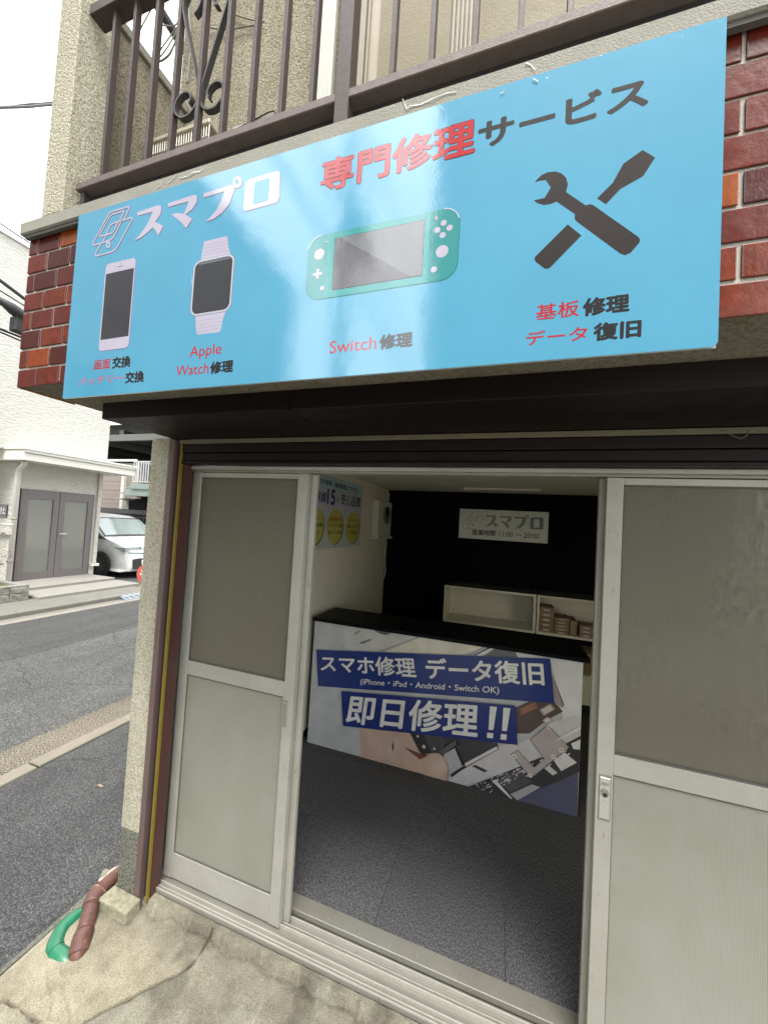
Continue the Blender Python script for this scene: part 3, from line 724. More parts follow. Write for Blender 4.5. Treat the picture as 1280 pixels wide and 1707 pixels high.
# =================================================================== THE SIGN
SG = thing('shop_sign', 'glossy blue sign board with repair pictures and Japanese lettering on the brick fascia', 'sign', (-0.46, -0.605, 2.19))
SF = Face(1, -0.620, -1)
BLUE = (0.060, 0.255, 0.385)
sx0, sx1, sz0, sz1 = -1.236, 0.306, 1.915, 2.464
sb = Print(SF); mbp = rr(sx0, sx1, sz0, sz1, [0.002, 0.010, 0.002, 0.002], 4)
sb.face(mbp, BLUE, 0.0)
for (a, b_) in zip(mbp, mbp[1:] + mbp[:1]):
    f = sb.bm.faces.new([sb.bm.verts.new(p) for p in ((a[0], -0.620, a[1]), (b_[0], -0.620, b_[1]), (b_[0], -0.614, b_[1]), (a[0], -0.614, a[1]))])
    for l in f.loops: l[sb.cl] = (0.45, 0.6, 0.68, 1)
sb.face([(sx0, sz0), (sx1, sz0), (sx1, sz1), (sx0, sz1)], (0.4, 0.42, 0.42), -0.0065)
sb.done('board', 'vinyl', SG)
part('mounting_batten', MB().box(-1.20, 0.28, -0.613, -0.5865, 2.02, 2.06), 'alu_grey', SG)
part('mounting_batten', MB().box(-1.20, 0.28, -0.613, -0.5865, 2.34, 2.38), 'alu_grey', SG)
DK = (0.008, 0.007, 0.009); RED = (0.33, 0.007, 0.013); LV = (0.36, 0.34, 0.42); EDGE = (0.10, 0.06, 0.13)
L1, L2, L3, L4, L5 = 0.00012, 0.00026, 0.00040, 0.00054, 0.00068
def sgt(name, items):
    p = Print(SF)
    for it in items: p.tpx(*it)
    return p.done(name, 'vinyl', SG)
p = Print(SF)
ttl = ('専門修理', (534.7, 305.7), (790.7, 248), (780.5, 198), (560.8, 315))
p.tpx(*ttl, (0.05, 0.01, 0.02), L1, 0.036, 0.0015); p.tpx(*ttl, RED, L2 + 0.0001, 0.026); p.done('title_lettering', 'vinyl', SG)
sgt('title_lettering', [('サービス', (797, 217.5), (1081, 171), (1067.5, 127), (807.5, 246.5), DK, L1, 0.036)])
sgt('caption_lettering', [('基板', (892.7, 530.6), (966, 502), (959, 500), (897, 534), RED, L1, 0.014), ('修理', (971, 510.6), (1049.5, 504), (1048, 488), (975, 527.5), DK, L1, 0.040)])
sgt('caption_lettering', [('データ', (876.5, 561), (979, 546.5), (972, 543), (878, 576), RED, L1, 0.012), ('復旧', (989, 550.7), (1069, 546.5), (1069, 530.6), (993, 568.6), DK, L1, 0.040)])
sgt('caption_lettering', [('Switch', (548.6, 587), (627.5, 572), (618, 561), (551, 589), RED, L1, 0.006), ('修理', (632, 572), (687.7, 567.5), (687, 551.8), (634.5, 583), DK, L1, 0.040)])
sgt('caption_lettering', [('Apple', (315.8, 594.6), (369, 584), (357.6, 572.6), (330, 599), RED, L1, 0.004)])
sgt('caption_lettering', [('Watch', (293.7, 617.5), (347.7, 614.4), (341.7, 605), (295, 626.6), RED, L1, 0.004), ('修理', (350.3, 613), (389, 608), (389, 598.8), (352, 623.6), DK, L1, 0.040)])
sgt('caption_lettering', [('画面', (156.8, 608.7), (184, 606), (183, 598), (157.5, 616.8), RED, L1, 0.020), ('交換', (186.5, 614), (217.5, 607), (215.5, 592), (187, 614.7), DK, L1, 0.040)])
sgt('caption_lettering', [('バッテリー', (130.6, 643), (205.4, 630), (187, 624), (131.5, 643), (0.55, 0.04, 0.09), L1, 0.0), ('交換', (208, 639), (240, 631.6), (239, 617), (208.7, 639.4), DK, L1, 0.040)])
# logo: drawn as outlines once, then reused at other sizes
LOGO = {
 'su': zz(220, 270, 4.923, [(45, 410), (205, 355), (228, 352), (240, 362), (243, 395), (228, 440), (190, 490), (258, 522), (218, 600), (200, 568), (172, 535), (130, 575), (75, 618), (22, 645), (60, 600), (95, 555), (130, 500), (172, 405), (45, 440)]),
 'ma': zz(220, 270, 4.923, [(297, 338), (500, 270), (525, 268), (538, 285), (530, 330), (500, 380), (440, 430), (495, 465), (447, 540), (390, 482), (325, 430), (350, 420), (390, 417), (425, 424), (450, 372), (465, 320), (297, 368)]),
 'fu': zz(220, 270, 4.923, [(588, 255), (815, 185), (838, 190), (845, 205), (835, 245), (800, 340), (740, 415), (670, 465), (600, 490), (650, 445), (700, 380), (735, 310), (760, 238), (588, 290)]),
 'ro': zz(220, 270, 4.923, [(965, 140), (1190, 70), (1208, 72), (1216, 88), (1212, 290), (1195, 325), (1175, 335), (935, 400), (918, 398), (915, 380), (932, 170)]),
 'roi': zz(220, 270, 4.923, [(1010, 165), (1130, 128), (1118, 312), (995, 345)]),
 'ring': zz(220, 270, 4.923, [(865 + 26 * math.cos(a), 163 + 36 * math.sin(a)) for a in (i * math.pi / 10 for i in range(20))])}
ICON = [zz(145, 330, 12.8, q) for q in (
 [(300, 960), (160, 1000), (132, 985), (135, 950), (470, 330), (500, 298), (540, 280), (885, 180), (905, 195), (900, 225), (790, 455)],
 [(510, 755), (290, 812), (275, 790), (285, 760), (480, 400), (510, 365), (550, 340), (770, 275), (785, 295), (775, 330), (700, 480)],
 [(345, 925), (490, 600), (520, 560), (580, 530), (940, 415), (965, 425), (962, 460), (660, 1020), (610, 1090), (540, 1140), (205, 1232), (180, 1215), (185, 1185), (300, 960), (490, 895), (560, 840), (590, 790), (740, 480)],
 [(400, 780), (510, 755), (560, 720), (590, 670), (665, 510)])]
ICIRC = zz(145, 330, 12.8, [(455 + 50 * math.cos(a), 990 + 78 * math.sin(a)) for a in (i * math.pi / 10 for i in range(20))])
luv = {k: [SF.uv(*q) for q in v] for k, v in LOGO.items()}
iuv = [[SF.uv(*q) for q in v] for v in ICON]; cuv = [SF.uv(*q) for q in ICIRC]
allp = [q for v in luv.values() for q in v] + [q for v in iuv for q in v]
lb = (min(q[0] for q in allp), max(q[0] for q in allp), min(q[1] for q in allp), max(q[1] for q in allp))
def logo(P_, box, cols, edge, bgc, w, sw, sh=None):
    u0, u1, v0, v1 = box; sc = (u1 - u0) / (lb[1] - lb[0])
    def tf(q, d=(0, 0)): return (u0 + (q[0] - lb[0]) / (lb[1] - lb[0]) * (u1 - u0) + d[0], v0 + (q[1] - lb[2]) / (lb[3] - lb[2]) * (v1 - v0) + d[1])
    passes = [((0.0018 * sc, -0.0022 * sc), edge, w)] if edge else []
    for d, col, ww in passes + [((0, 0), None, w + 0.00022)]:
        for i, k in enumerate(('su', 'ma', 'fu', 'ro')):
            P_.face([tf(q, d) for q in luv[k]], col or cols[i], ww)
        P_.stroke([tf(q, d) for q in luv['ring']], sw * 1.9, col or cols[2], ww, closed=True)
        for n_, s_ in enumerate(iuv): P_.stroke([tf(q, d) for q in s_], sw, col or cols[0], ww + 0.00001 * n_)
        P_.face([tf(q, d) for q in cuv], col or cols[0], ww + 0.00006)
        if col is None:
            c0 = [tf(q) for q in cuv]; mx_ = sum(q[0] for q in c0) / len(c0); my_ = sum(q[1] for q in c0) / len(c0)
            P_.face([(mx_ + (q[0] - mx_) * 0.45, my_ + (q[1] - my_) * 0.5) for q in c0], bgc, ww + 0.0001)
    P_.face([tf(q) for q in luv['roi']], bgc, w + 0.0005)
p = Print(SF); logo(p, lb, [LV] * 4, EDGE, BLUE, L1, 0.0042); p.done('logo_lettering', 'vinyl', SG)
# phone
p = Print(SF); U = SF.uv
u0 = (U(176.4, 453.7)[0] + U(164.3, 575)[0]) / 2; u1 = (U(226.3, 447)[0] + U(214, 575)[0]) / 2; v1 = U(200.6, 434.8)[1]; v0 = U(187, 582.4)[1]
p.rrect(u0 + 0.002, u1 + 0.002, v0 - 0.002, v1 - 0.001, 0.012, (0.10, 0.12, 0.3), L1); p.rrect(u0, u1, v0, v1, 0.012, LV, L2)
a, b_, c, d = U(178.4, 456.4), U(222.2, 447.6), U(211.4, 560), U(168, 566.6)
p.face([(u0 + 0.0045, d[1]), (u1 - 0.0045, d[1]), (u1 - 0.0045, a[1]), (u0 + 0.0045, a[1])], (0.02, 0.02, 0.028), L3)
cx = (u0 + u1) / 2; hb = U(188.5, 572)
p.stroke([(cx + 0.008 * math.cos(t), hb[1] + 0.008 * math.sin(t)) for t in (i * math.pi / 10 for i in range(20))], 0.0007, (0.3, 0.28, 0.34), L3, closed=True)
p.rrect(cx - 0.009, cx + 0.009, v1 - 0.0165, v1 - 0.0145, 0.0009, (0.05, 0.05, 0.06), L3); p.ell((cx, v1 - 0.008), 0.0014, 0.0014, (0.05, 0.05, 0.06), L3, 10); p.ell((cx - 0.017, v1 - 0.0155), 0.0016, 0.0016, (0.05, 0.05, 0.06), L3, 10)
p.done('phone_picture', 'vinyl', SG)
# wrist watch
p = Print(SF)
for q in ([(395, 145), (650, 85), (662, 200), (690, 300), (355, 370), (375, 250)], [(300, 940), (635, 900), (600, 1000), (575, 1130), (550, 1140), (318, 1167), (305, 1100)]):
    p.px(zz(280, 380, 6.569, q), LV, L1)
for y0 in (178, 216, 252, 290): p.stroke(zz(280, 380, 6.569, [(388 - (y0 - 178) * 0.15, y0 + 12), (668, y0 - 48)]), 0.0009, (0.24, 0.22, 0.29), L2, uv=False)
for y0 in (1000, 1040, 1080, 1120): p.stroke(zz(280, 380, 6.569, [(305, y0 + 22), (600 - (y0 - 1000) * 0.2, y0 - 22)]), 0.0009, (0.24, 0.22, 0.29), L2, uv=False)
u0 = U(318, 512.4)[0]; u1 = U(390.8, 430)[0]; v1 = U(356, 428.9)[1]; v0 = U(356, 521.6)[1]
p.rrect(u0 - 0.0012, u1 + 0.0015, v0 - 0.0015, v1 + 0.001, 0.0225, (0.12, 0.1, 0.2), L2); p.rrect(u0, u1, v0, v1, 0.021, (0.40, 0.40, 0.46), L3)
p.rrect(u0 + 0.0045, u1 - 0.0045, v0 + 0.0045, v1 - 0.0045, 0.017, (0.022, 0.024, 0.03), L4)
p.rrect(u0 + 0.014, u1 - 0.012, v1 - 0.0125, v1 - 0.006, 0.003, (0.09, 0.10, 0.12), L5)
p.rrect(u0 - 0.004, u0 - 0.0014, (v0 + v1) / 2 + 0.012, (v0 + v1) / 2 + 0.03, 0.001, LV, L3)
p.done('watch_picture', 'vinyl', SG)
# handheld games console
p = Print(SF); TQ = (0.022, 0.20, 0.205); TQ2 = (0.03, 0.235, 0.235)
u0 = U(510.5, 462.5)[0]; u1 = U(764.0, 405.6)[0]; v1 = (U(543.8, 390)[1] + U(729.7, 349.8)[1]) / 2; v0 = (U(526, 499.7)[1] + U(736, 467)[1]) / 2
p.rrect(u0 + 0.001, u1 + 0.0015, v0 - 0.0015, v1, 0.034, (0.01, 0.12, 0.12), L1); p.rrect(u0, u1, v0, v1, 0.034, TQ, L2)
p.face([(u0 + 0.048, v0 + 0.0005), (u1 - 0.058, v0 + 0.0005), (u1 - 0.058, v1 - 0.0005), (u0 + 0.048, v1 - 0.0005)], TQ2, L3)
ca = [(u0 + 0.034 + 0.034 * math.cos(t), v1 - 0.034 + 0.034 * math.sin(t)) for t in (math.pi * (0.52 + 0.40 * i / 8) for i in range(9))]
p.stroke(ca, 0.0022, (0.36, 0.45, 0.5), L4); p.stroke([(u1 - (q[0] - u0), q[1]) for q in ca], 0.0022, (0.4, 0.4, 0.48), L4)
a, b_, c, d = U(559, 398), U(707.8, 366.7), U(702.4, 459), U(554, 482.6)
su0, su1, sv0, sv1 = (a[0] + d[0]) / 2, (b_[0] + c[0]) / 2, (c[1] + d[1]) / 2, (a[1] + b_[1]) / 2
p.face([(su0 - 0.0012, sv0 - 0.0012), (su1 + 0.0012, sv0 - 0.0012), (su1 + 0.0012, sv1 + 0.0012), (su0 - 0.0012, sv1 + 0.0012)], (0.03, 0.03, 0.04), L4)
p.face([(su0, sv0), (su1, sv0), (su1, sv1), (su0, sv1)], (0.085, 0.085, 0.095), L5)
p.face([(su0 + 0.012, sv1), (su1 - 0.022, sv0), (su1, sv0), (su1, sv1)], (0.13, 0.14, 0.155), L5 + 0.00012)
def cpt(x, y): return U(500 + x / 4.571, 340 + y / 4.571)
for (x, y, r_) in ((148, 382, 0.0125), (1083, 360, 0.0125), (1095, 143, 0.0062), (1140, 180, 0.0062), (1046, 198, 0.0062), (1087, 236, 0.0062), (1020, 498, 0.0064)):
    p.ell(cpt(x, y), r_, r_, LV, L4)
c = cpt(135, 533); w_ = 0.0035; l_ = 0.0115
p.face([(c[0] - l_, c[1] - w_), (c[0] + l_, c[1] - w_), (c[0] + l_, c[1] + w_), (c[0] - l_, c[1] + w_)], LV, L4); p.face([(c[0] - w_, c[1] - l_), (c[0] + w_, c[1] - l_), (c[0] + w_, c[1] + l_), (c[0] - w_, c[1] + l_)], LV, L4 + 0.00005)
c = cpt(168, 641); p.rrect(c[0] - 0.0045, c[0] + 0.0045, c[1] - 0.0045, c[1] + 0.0045, 0.001, LV, L4)
c = cpt(200, 286); p.rrect(c[0] - 0.004, c[0] + 0.004, c[1] - 0.001, c[1] + 0.001, 0.0003, LV, L4)
c = cpt(1037, 106); p.rrect(c[0] - 0.004, c[0] + 0.004, c[1] - 0.001, c[1] + 0.001, 0.0003, LV, L4); p.rrect(c[0] - 0.001, c[0] + 0.001, c[1] - 0.004, c[1] + 0.004, 0.0003, LV, L4 + 0.00005)
p.done('console_picture', 'vinyl', SG)
# spanner and screwdriver
p = Print(SF); TL_ = (0.012, 0.007, 0.007)
p.px(zz(860, 230, 4.74, [(1000, 92), (1100, 152), (1003, 300), (825, 400), (710, 522), (640, 475), (765, 350), (848, 200)]), TL_, L1)
p.px(zz(860, 230, 4.74, [(408, 680), (517, 768), (270, 1022), (250, 1032), (225, 1030), (150, 972), (146, 955), (150, 938)]), TL_, L1)
p.done('screwdriver_picture', 'vinyl', SG)
p = Print(SF)
p.px(zz(860, 230, 4.74, [(148, 348), (165, 325), (200, 292), (250, 268), (310, 262), (360, 277), (395, 310), (410, 365), (395, 425), (550, 530), (585, 520), (610, 528), (965, 778), (980, 800), (975, 825), (905, 905), (860, 925), (820, 910), (475, 655), (462, 632), (466, 600), (320, 500), (270, 520), (220, 528), (170, 513), (140, 490), (225, 472), (250, 430), (275, 388), (235, 330), (190, 335)]), TL_, L1)
p.done('spanner_picture', 'vinyl', SG)
# scraps of clear tape along the top edge
GT = 'scraps of clear tape along the top of the sign'
def scrap(pxs, y, w, label):
    q = [at(a, b2, 1, y) for a, b2 in pxs]
    pts = []
    for i, a in enumerate(q): pts.append(a + Vector((0, 0.001 * math.sin(i * 2.3), 0)))
    tag(part('tape_scrap', MB().ribbon(pts, w, 0.0006, (0.15, 0.0, 1)), 'tapeclear', None, origin=pts[0]), label, 'tape', GT)
scrap([(262, 312), (267, 309), (271, 302)], -0.6065, 0.0018, 'short curl of clear tape on the cement ledge above the logo')
scrap([(280, 305), (287, 299), (294, 290)], -0.6065, 0.0018, 'thin upright curl of clear tape on the ledge right of the logo curl')
scrap([(300, 296), (312, 293), (322, 287), (333, 285), (340, 279)], -0.607, 0.0022, 'wrinkled strip of clear tape on the ledge above the watch picture')
scrap([(671, 164), (674, 172), (678, 181), (682, 178)], -0.607, 0.003, 'folded flap of clear tape hanging from the ledge above the red title')
scrap([(682, 176), (700, 173), (722, 164), (745, 154), (760, 152)], -0.607, 0.0022, 'long bright strip of clear tape on the ledge above the red title')
scrap([(876, 104), (884, 106), (892, 116)], -0.607, 0.0022, 'hooked scrap of clear tape on the ledge above the dark title')
scrap([(735, 176), (738, 182), (736, 188)], -0.6225, 0.0022, 'crumpled scrap of clear tape on the blue board under the long strip')
scrap([(888, 130), (897, 134)], -0.6225, 0.0022, 'small bright scrap of clear tape on the blue board above the dark title')
scrap([(833, 155), (841, 151)], -0.6225, 0.0016, 'faint scrap of clear tape on the blue board left of the bright one')

# =================================================================== SHUTTER HOUSING + GUIDES
SH = thing('shutter_housing', 'dark brown roller shutter box under the fascia over the sliding doors', 'shutter', (-0.2, -0.25, 1.925))
part('box_panel', MB().box(-1.40, -0.62, -0.402, -0.095, 1.925, 1.9835, 0.002), 'shutter', SH)
part('box_panel', MB().box(-0.618, 3.2, -0.402, -0.095, 1.924, 1.9835, 0.002), 'shutter', SH)
part('joint_strip', MB().box(-0.622, -0.616, -0.401, -0.1, 1.9225, 1.9245), 'shutter', SH)
part('inner_lip', MB().box(-1.37, 3.2, -0.094, -0.086, 1.905, 1.922, 0.001), 'shutterlip', SH)
for z0, z1, y0 in ((1.868, 1.905, -0.084), (1.832, 1.866, -0.080), (1.8185, 1.830, -0.086)):
    part('slat', MB().box(-1.37, 3.2, y0, -0.045, z0, z1, 0.003, 2), 'shutter', SH)
part('end_block', MB().box(-1.419, -1.3755, -0.094, -0.044, 1.9225, 1.9835), 'shutter', SH)
part('back_plate', MB().box(-1.419, 3.2, -0.043, -0.038, 1.8185, 1.98), 'shutter', SH)
wv = [at(x, y, 1, -0.0955) for x, y in ((1200, 716), (1212, 721), (1224, 728), (1236, 731), (1244, 726), (1250, 718), (1262, 716))]
tag(part('dusty_string', MB().tube(wv, 0.0012, 5), 'cable2', None, origin=wv[0]), 'dusty grey string drooping under the right of the shutter box', 'string')
GD = thing('shutter_guide', 'vertical brown shutter guide with a yellow strip beside the left pillar', 'shutter guide', (-1.39, -0.06, -0.05))
part('channel', MB().box(-1.419, -1.392, -0.1005, -0.02, -0.06, 1.922, 0.002), 'channel', GD)
part('slot', MB().box(-1.3915, -1.368, -0.070, -0.045, -0.05, 1.904), 'channel_dark', GD)
part('yellow_strip', MB().box(-1.3665, -1.3600, -0.090, -0.075, -0.045, 1.904, 0.001), 'yellow', GD)
part('inner_return', MB().box(-1.3675, -1.3545, -0.0745, -0.03, -0.045, 1.904), 'maroon', GD)

# =================================================================== DOOR FRAME + TRACK
DF = thing('door_frame', 'champagne aluminium frame and floor track around the sliding shop doors', 'door frame', (-0.2, 0.02, -0.035))
part('left_jamb', MB().box(-1.419, -1.3975, -0.019, 0.085, -0.03, 1.817, 0.001), 'alu_grey', DF)
part('jamb_rib', MB().box(-1.397, -1.389, -0.012, -0.004, -0.012, 1.803), 'alu', DF)
part('jamb_rib', MB().box(-1.397, -1.390, 0.030, 0.034, -0.012, 1.803), 'alu', DF)
part('header', MB().box(-1.397, 0.985, -0.034, 0.085, 1.8035, 1.8175, 0.0015), 'alu', DF)
part('header_lip', MB().box(-1.397, 0.985, -0.012, -0.006, 1.795, 1.803), 'alu_grey', DF)
part('right_jamb', MB().box(0.962, 0.985, -0.019, 0.085, -0.03, 1.8035, 0.001), 'alu_grey', DF)
part('sill', MB().box(-1.397, 0.962, -0.050, 0.072, -0.036, -0.018, 0.0015), 'alu_grey', DF)
for y0, z1 in ((-0.050, -0.012), (-0.0375, -0.014), (-0.022, -0.010), (0.011, -0.003), (0.026, -0.008), (0.050, -0.002)):
    part('track_rib', MB().box(-1.397, 0.962, y0, y0 + 0.0035, -0.018, z1, 0.0006), 'track', DF)
th = part('threshold_strip', MB().box(-1.39, 0.96, 0.074, 0.135, -0.02, 0.0045, 0.002), 'alu_grey', DF)
for x in (-0.60, -0.36, -0.24, -0.08, 0.16):
    part('screw', MB().disc((x, 0.095, 0.0045), (0, 0, 1), 0.004, 0.0015, 12), 'screw', th)

def leaf(label, x0, x1, y0, y1, kind, locklabel=None):
    g = 'aluminium sliding door leaves'
    D = thing('sliding_door', label, 'sliding door', ((x0 + x1) / 2, (y0 + y1) / 2, -0.010), g)
    sw = 0.046
    zt = 1.7945
    for a, b2 in ((x0, x0 + sw), (x1 - sw, x1)):
        part('stile', MB().box(a, b2, y0, y1, -0.008, zt, 0.0015, 2), 'alu', D)
    part('top_rail', MB().box(x0 + sw, x1 - sw, y0 + 0.003, y1 - 0.003, 1.772, zt - 0.001, 0.0012), 'alu', D)
    part('middle_rail', MB().box(x0 + sw, x1 - sw, y0 + 0.001, y1 - 0.003, 0.880, 0.9405, 0.0018, 2), 'alu', D)
    part('bottom_rail', MB().box(x0 + sw, x1 - sw, y0 + 0.002, y1 - 0.003, -0.007, 0.098, 0.0015, 2), 'alu', D)
    ym = (y0 + y1) / 2
    part('glass_pane', MB().box(x0 + sw, x1 - sw, ym - 0.002, ym + 0.002, 0.9415, 1.771), 'frost', D)
    part('lower_panel', MB().box(x0 + sw, x1 - sw, ym - 0.004, ym + 0.003, 0.099, 0.879), 'panel_ribbed' if kind == 'ribbed' else 'panel', D)
    gk = MB()
    for (a, b2, c2, d2) in ((x0 + sw, x0 + sw + 0.004, 0.9415, 1.771), (x1 - sw - 0.004, x1 - sw, 0.9415, 1.771), (x0 + sw + 0.004, x1 - sw - 0.004, 0.9415, 0.9455), (x0 + sw + 0.004, x1 - sw - 0.004, 1.767, 1.771)):
        gk.box(a, b2, y0 + 0.005, ym - 0.0022, c2, d2)
    for (a, b2, c2, d2) in ((x0 + sw, x0 + sw + 0.003, 0.099, 0.879), (x1 - sw - 0.003, x1 - sw, 0.099, 0.879), (x0 + sw + 0.003, x1 - sw - 0.003, 0.099, 0.103), (x0 + sw + 0.003, x1 - sw - 0.003, 0.875, 0.879)):
        gk.box(a, b2, y0 + 0.005, ym - 0.0042, c2, d2)
    part('gasket', gk, 'gasket', D)
    return D
DL = leaf('left outer sliding door with smooth grey lower panel and a recessed finger pull', -1.373, -0.775, -0.001, 0.026, 'smooth')
h = part('finger_pull', MB().box(-0.8235, -0.7965, -0.003, -0.0012, 0.757, 0.884, 0.001), 'alu', DL)
part('pull_recess', MB().box(-0.8205, -0.7995, -0.0036, -0.0031, 0.765, 0.860), 'alu_grey', h)
part('pull_rim', MB().box(-0.8215, -0.7985, -0.0042, -0.0031, 0.866, 0.869), 'gasket', h)
leaf('left inner sliding door slid behind the outer one so only its dark edges show', -1.348, -0.748, 0.030, 0.048, 'smooth')
leaf('right inner sliding door showing only a pale strip beside the outer stile', 0.287, 0.90, 0.030, 0.048, 'ribbed')
DR = leaf('right outer sliding door with ribbed lower panel and a keyhole lock plate', 0.301, 0.925, -0.001, 0.026, 'ribbed')
k_ = part('lock_plate', MB().box(0.3115, 0.3395, -0.0035, -0.0012, 0.745, 0.868, 0.001), 'plate', DR)
part('lock_frame', MB().box(0.3085, 0.3425, -0.0012, -0.0011, 0.738, 0.876), 'alu_grey', DR)
part('lock_window', MB().box(0.3165, 0.334, -0.0042, -0.0036, 0.846, 0.853), 'alu_grey', k_)
part('lock_cylinder', MB().disc((0.3255, -0.0036, 0.824), (0, -1, 0), 0.0105, 0.0025, 24), 'alu_grey', k_)
part('keyhole', MB().disc((0.3255, -0.0062, 0.818), (0, -1, 0), 0.0062, 0.0006, 18), 'black_pl', k_)

# =================================================================== INTERIOR
YB = 2.845; XL = -1.34; XR = 2.6; ZC = 2.02
fl = struct('floor', MB().box(XL, XR, 0.136, YB, -0.06, -0.006), 'carpet')
sxs = at(842, 1420, 2, 0.0); sys_ = at(757, 1441, 2, 0.0)
cme = bpy.data.meshes.new('carpet_tile'); mb = MB().box(0, 0.4988, 0, 0.4988, -0.006, 0, 0.0006); mb.bm.to_mesh(cme); mb.bm.free(); cme.materials.append(M['carpet'])
tx = sxs.x - 3 * 0.5
i = 0
for a in range(-4, 9):
    for b2 in range(-3, 7):
        x = sxs.x + a * 0.5; y = sys_.y + b2 * 0.5
        x0, x1, y0, y1 = max(x, XL), min(x + 0.4988, XR), max(y, 0.137), min(y + 0.4988, YB)
        if x1 - x0 < 0.02 or y1 - y0 < 0.02: continue
        if x1 - x0 > 0.497 and y1 - y0 > 0.497:
            o = bpy.data.objects.new('carpet_tile', cme); COL.objects.link(o); o.parent = fl; o.location = (x, y, 0.0006 * random.random())
        else:
            part('carpet_tile', MB().box(x0, x1, y0, y1, -0.006, 0.0006 * random.random(), 0.0012), 'carpet', fl)
struct('wall_left', MB().box(XL - 0.08, XL, 0.10, YB, -0.05, ZC), 'wall_in')
struct('wall_back', MB().box(XL - 0.05, XR, YB, YB + 0.08, -0.05, ZC), 'wall_black')
struct('wall_right', MB().box(XR, XR + 0.08, 0.10, YB, -0.05, ZC), 'wall_in')
struct('ceiling', MB().box(XL - 0.05, XR, 0.088, YB + 0.08, ZC, ZC + 0.05), 'ceil')
struct('wall_above_door', MB().box(-1.42, XR, 0.087, 0.10, 1.818, ZC), 'wall_in')
FW = thing('added_light_window', 'added tall clear window right of the sliding doors, letting light into the shop', 'window', (1.8, 0.03, 0.0))  # out-of-view window added to bring daylight onto the counter
part('added_window_frame', MB().box(0.987, 1.03, -0.01, 0.06, -0.03, 1.8035, 0.001).box(2.555, 2.598, -0.01, 0.06, -0.03, 1.8035, 0.001).box(1.03, 2.555, -0.01, 0.06, -0.03, 0.06, 0.001).box(1.03, 2.555, -0.01, 0.06, 1.77, 1.8035, 0.001).box(1.76, 1.80, -0.008, 0.058, 0.06, 1.77, 0.001), 'alu', FW)
part('window_pane', MB().box(1.03, 1.76, 0.022, 0.026, 0.061, 1.769), 'clear_glass', FW)
part('window_pane', MB().box(1.80, 2.555, 0.022, 0.026, 0.061, 1.769), 'clear_glass', FW)
struct('outer_roof_slab', MB().box(-1.40, 3.4, -0.10, 6.0, 2.10, 2.298), 'conc_wall')
struct('skirting', MB().box(XL + 0.0005, XL + 0.008, 0.14, YB, 0.002, 0.05), 'wall_black')
cl_ = thing('ceiling_hatch', 'flat pale ceiling hatch near the black back wall', 'hatch', (-0.06, 2.46, ZC))
part('hatch_panel', MB().box(-0.40, 0.29, 2.38, 2.62, ZC - 0.018, ZC - 0.0005, 0.002), 'white_pl', cl_)
part('hatch_trim', MB().box(-0.41, 0.30, 2.37, 2.379, ZC - 0.022, ZC - 0.0005), 'white_pl', cl_)
# counter
CT = thing('reception_counter', 'reception counter with black top and printed phone repair front', 'counter', (-0.41, 1.30, 0.0))
cx0, cx1 = -1.286, 0.466
part('counter_body', MB().box(cx0, cx1, 1.102, 1.40, 0.001, 0.878), 'ctop', CT)
part('counter_top', MB().box(cx0 - 0.005, cx1 + 0.03, 1.072, 1.445, 0.8785, 0.903, 0.0015), 'ctop', CT)
CTF = Face(1, 1.1, -1)
fp = Print(CTF)
fp.face([(cx0, 0.001), (cx1, 0.001), (cx1, 0.878), (cx0, 0.878)], (0.56, 0.59, 0.61), 0.0)
fp.done('front_panel', 'print', CT)
def CZ(k, x, y):   # zoomed readings of the counter front
    o = {'A': (500, 1020), 'B': (740, 1040), 'C': (500, 1160), 'D': (740, 1190)}[k]
    p_ = CTF.uv(o[0] + x / 4.923, o[1] + y / 4.923); return (max(cx0 + 0.001, min(cx1 - 0.001, p_[0])), max(0.002, min(0.877, p_[1])))
pic = Print(CTF)
def pg(k, pts, col, w): pic.face([CZ(k, *q) for q in pts], col, w)
W0 = 0.0008
def soft(k, pts, col, w, bgc=(0.56, 0.59, 0.61), spread=0.16, n=5):
    q = [CZ(k, *t) for t in pts]; cx_ = sum(a[0] for a in q) / len(q); cz_ = sum(a[1] for a in q) / len(q)
    for i in range(n):
        f = 1 + spread * (1 - i / (n - 1)) - spread / 2; t = (i + 1) / n
        pic.face([(max(cx0 + 0.001, min(cx1 - 0.001, cx_ + (a - cx_) * f)), max(0.002, min(0.877, cz_ + (b - cz_) * f))) for a, b in q], tuple(bgc[j] * (1 - t) + col[j] * t for j in range(3)), w + 0.00008 * i)
# pale blurred desk
soft('A', [(330, 60), (660, 110), (1300, 215), (1280, 360), (620, 330), (380, 300)], (0.675, 0.675, 0.661), W0)
pic.face([CZ('A', 1000, 190), CZ('B', 330, 150), CZ('B', 150, 255), CZ('A', 700, 330)], (0.810, 0.783, 0.675), W0 * 2)
soft('A', [(590, 110), (770, 150), (705, 190), (660, 180)], (0.162, 0.162, 0.189), W0 * 3)
soft('A', [(485, 262), (500, 245), (580, 222), (590, 230), (520, 262)], (0.216, 0.216, 0.243), W0 * 3)
soft('A', [(440, 190), (455, 170), (490, 152), (495, 160), (465, 188)], (0.338, 0.338, 0.351), W0 * 3)
pg('A', [(640, 322), (980, 195), (1000, 200), (690, 325)], (0.446, 0.432, 0.432), W0 * 3)
pg('B', [(210, 255), (345, 165), (420, 185), (300, 262)], (0.135, 0.135, 0.162), W0 * 3)
pg('B', [(262, 258), (395, 178), (420, 185), (300, 262)], (0.880, 0.880, 0.880), W0 * 4)
pg('B', [(225, 256), (350, 170), (362, 173), (240, 257)], (0.743, 0.743, 0.756), W0 * 4)
pg('B', [(330, 262), (425, 190), (585, 225), (605, 275)], (0.162, 0.169, 0.203), W0 * 3)
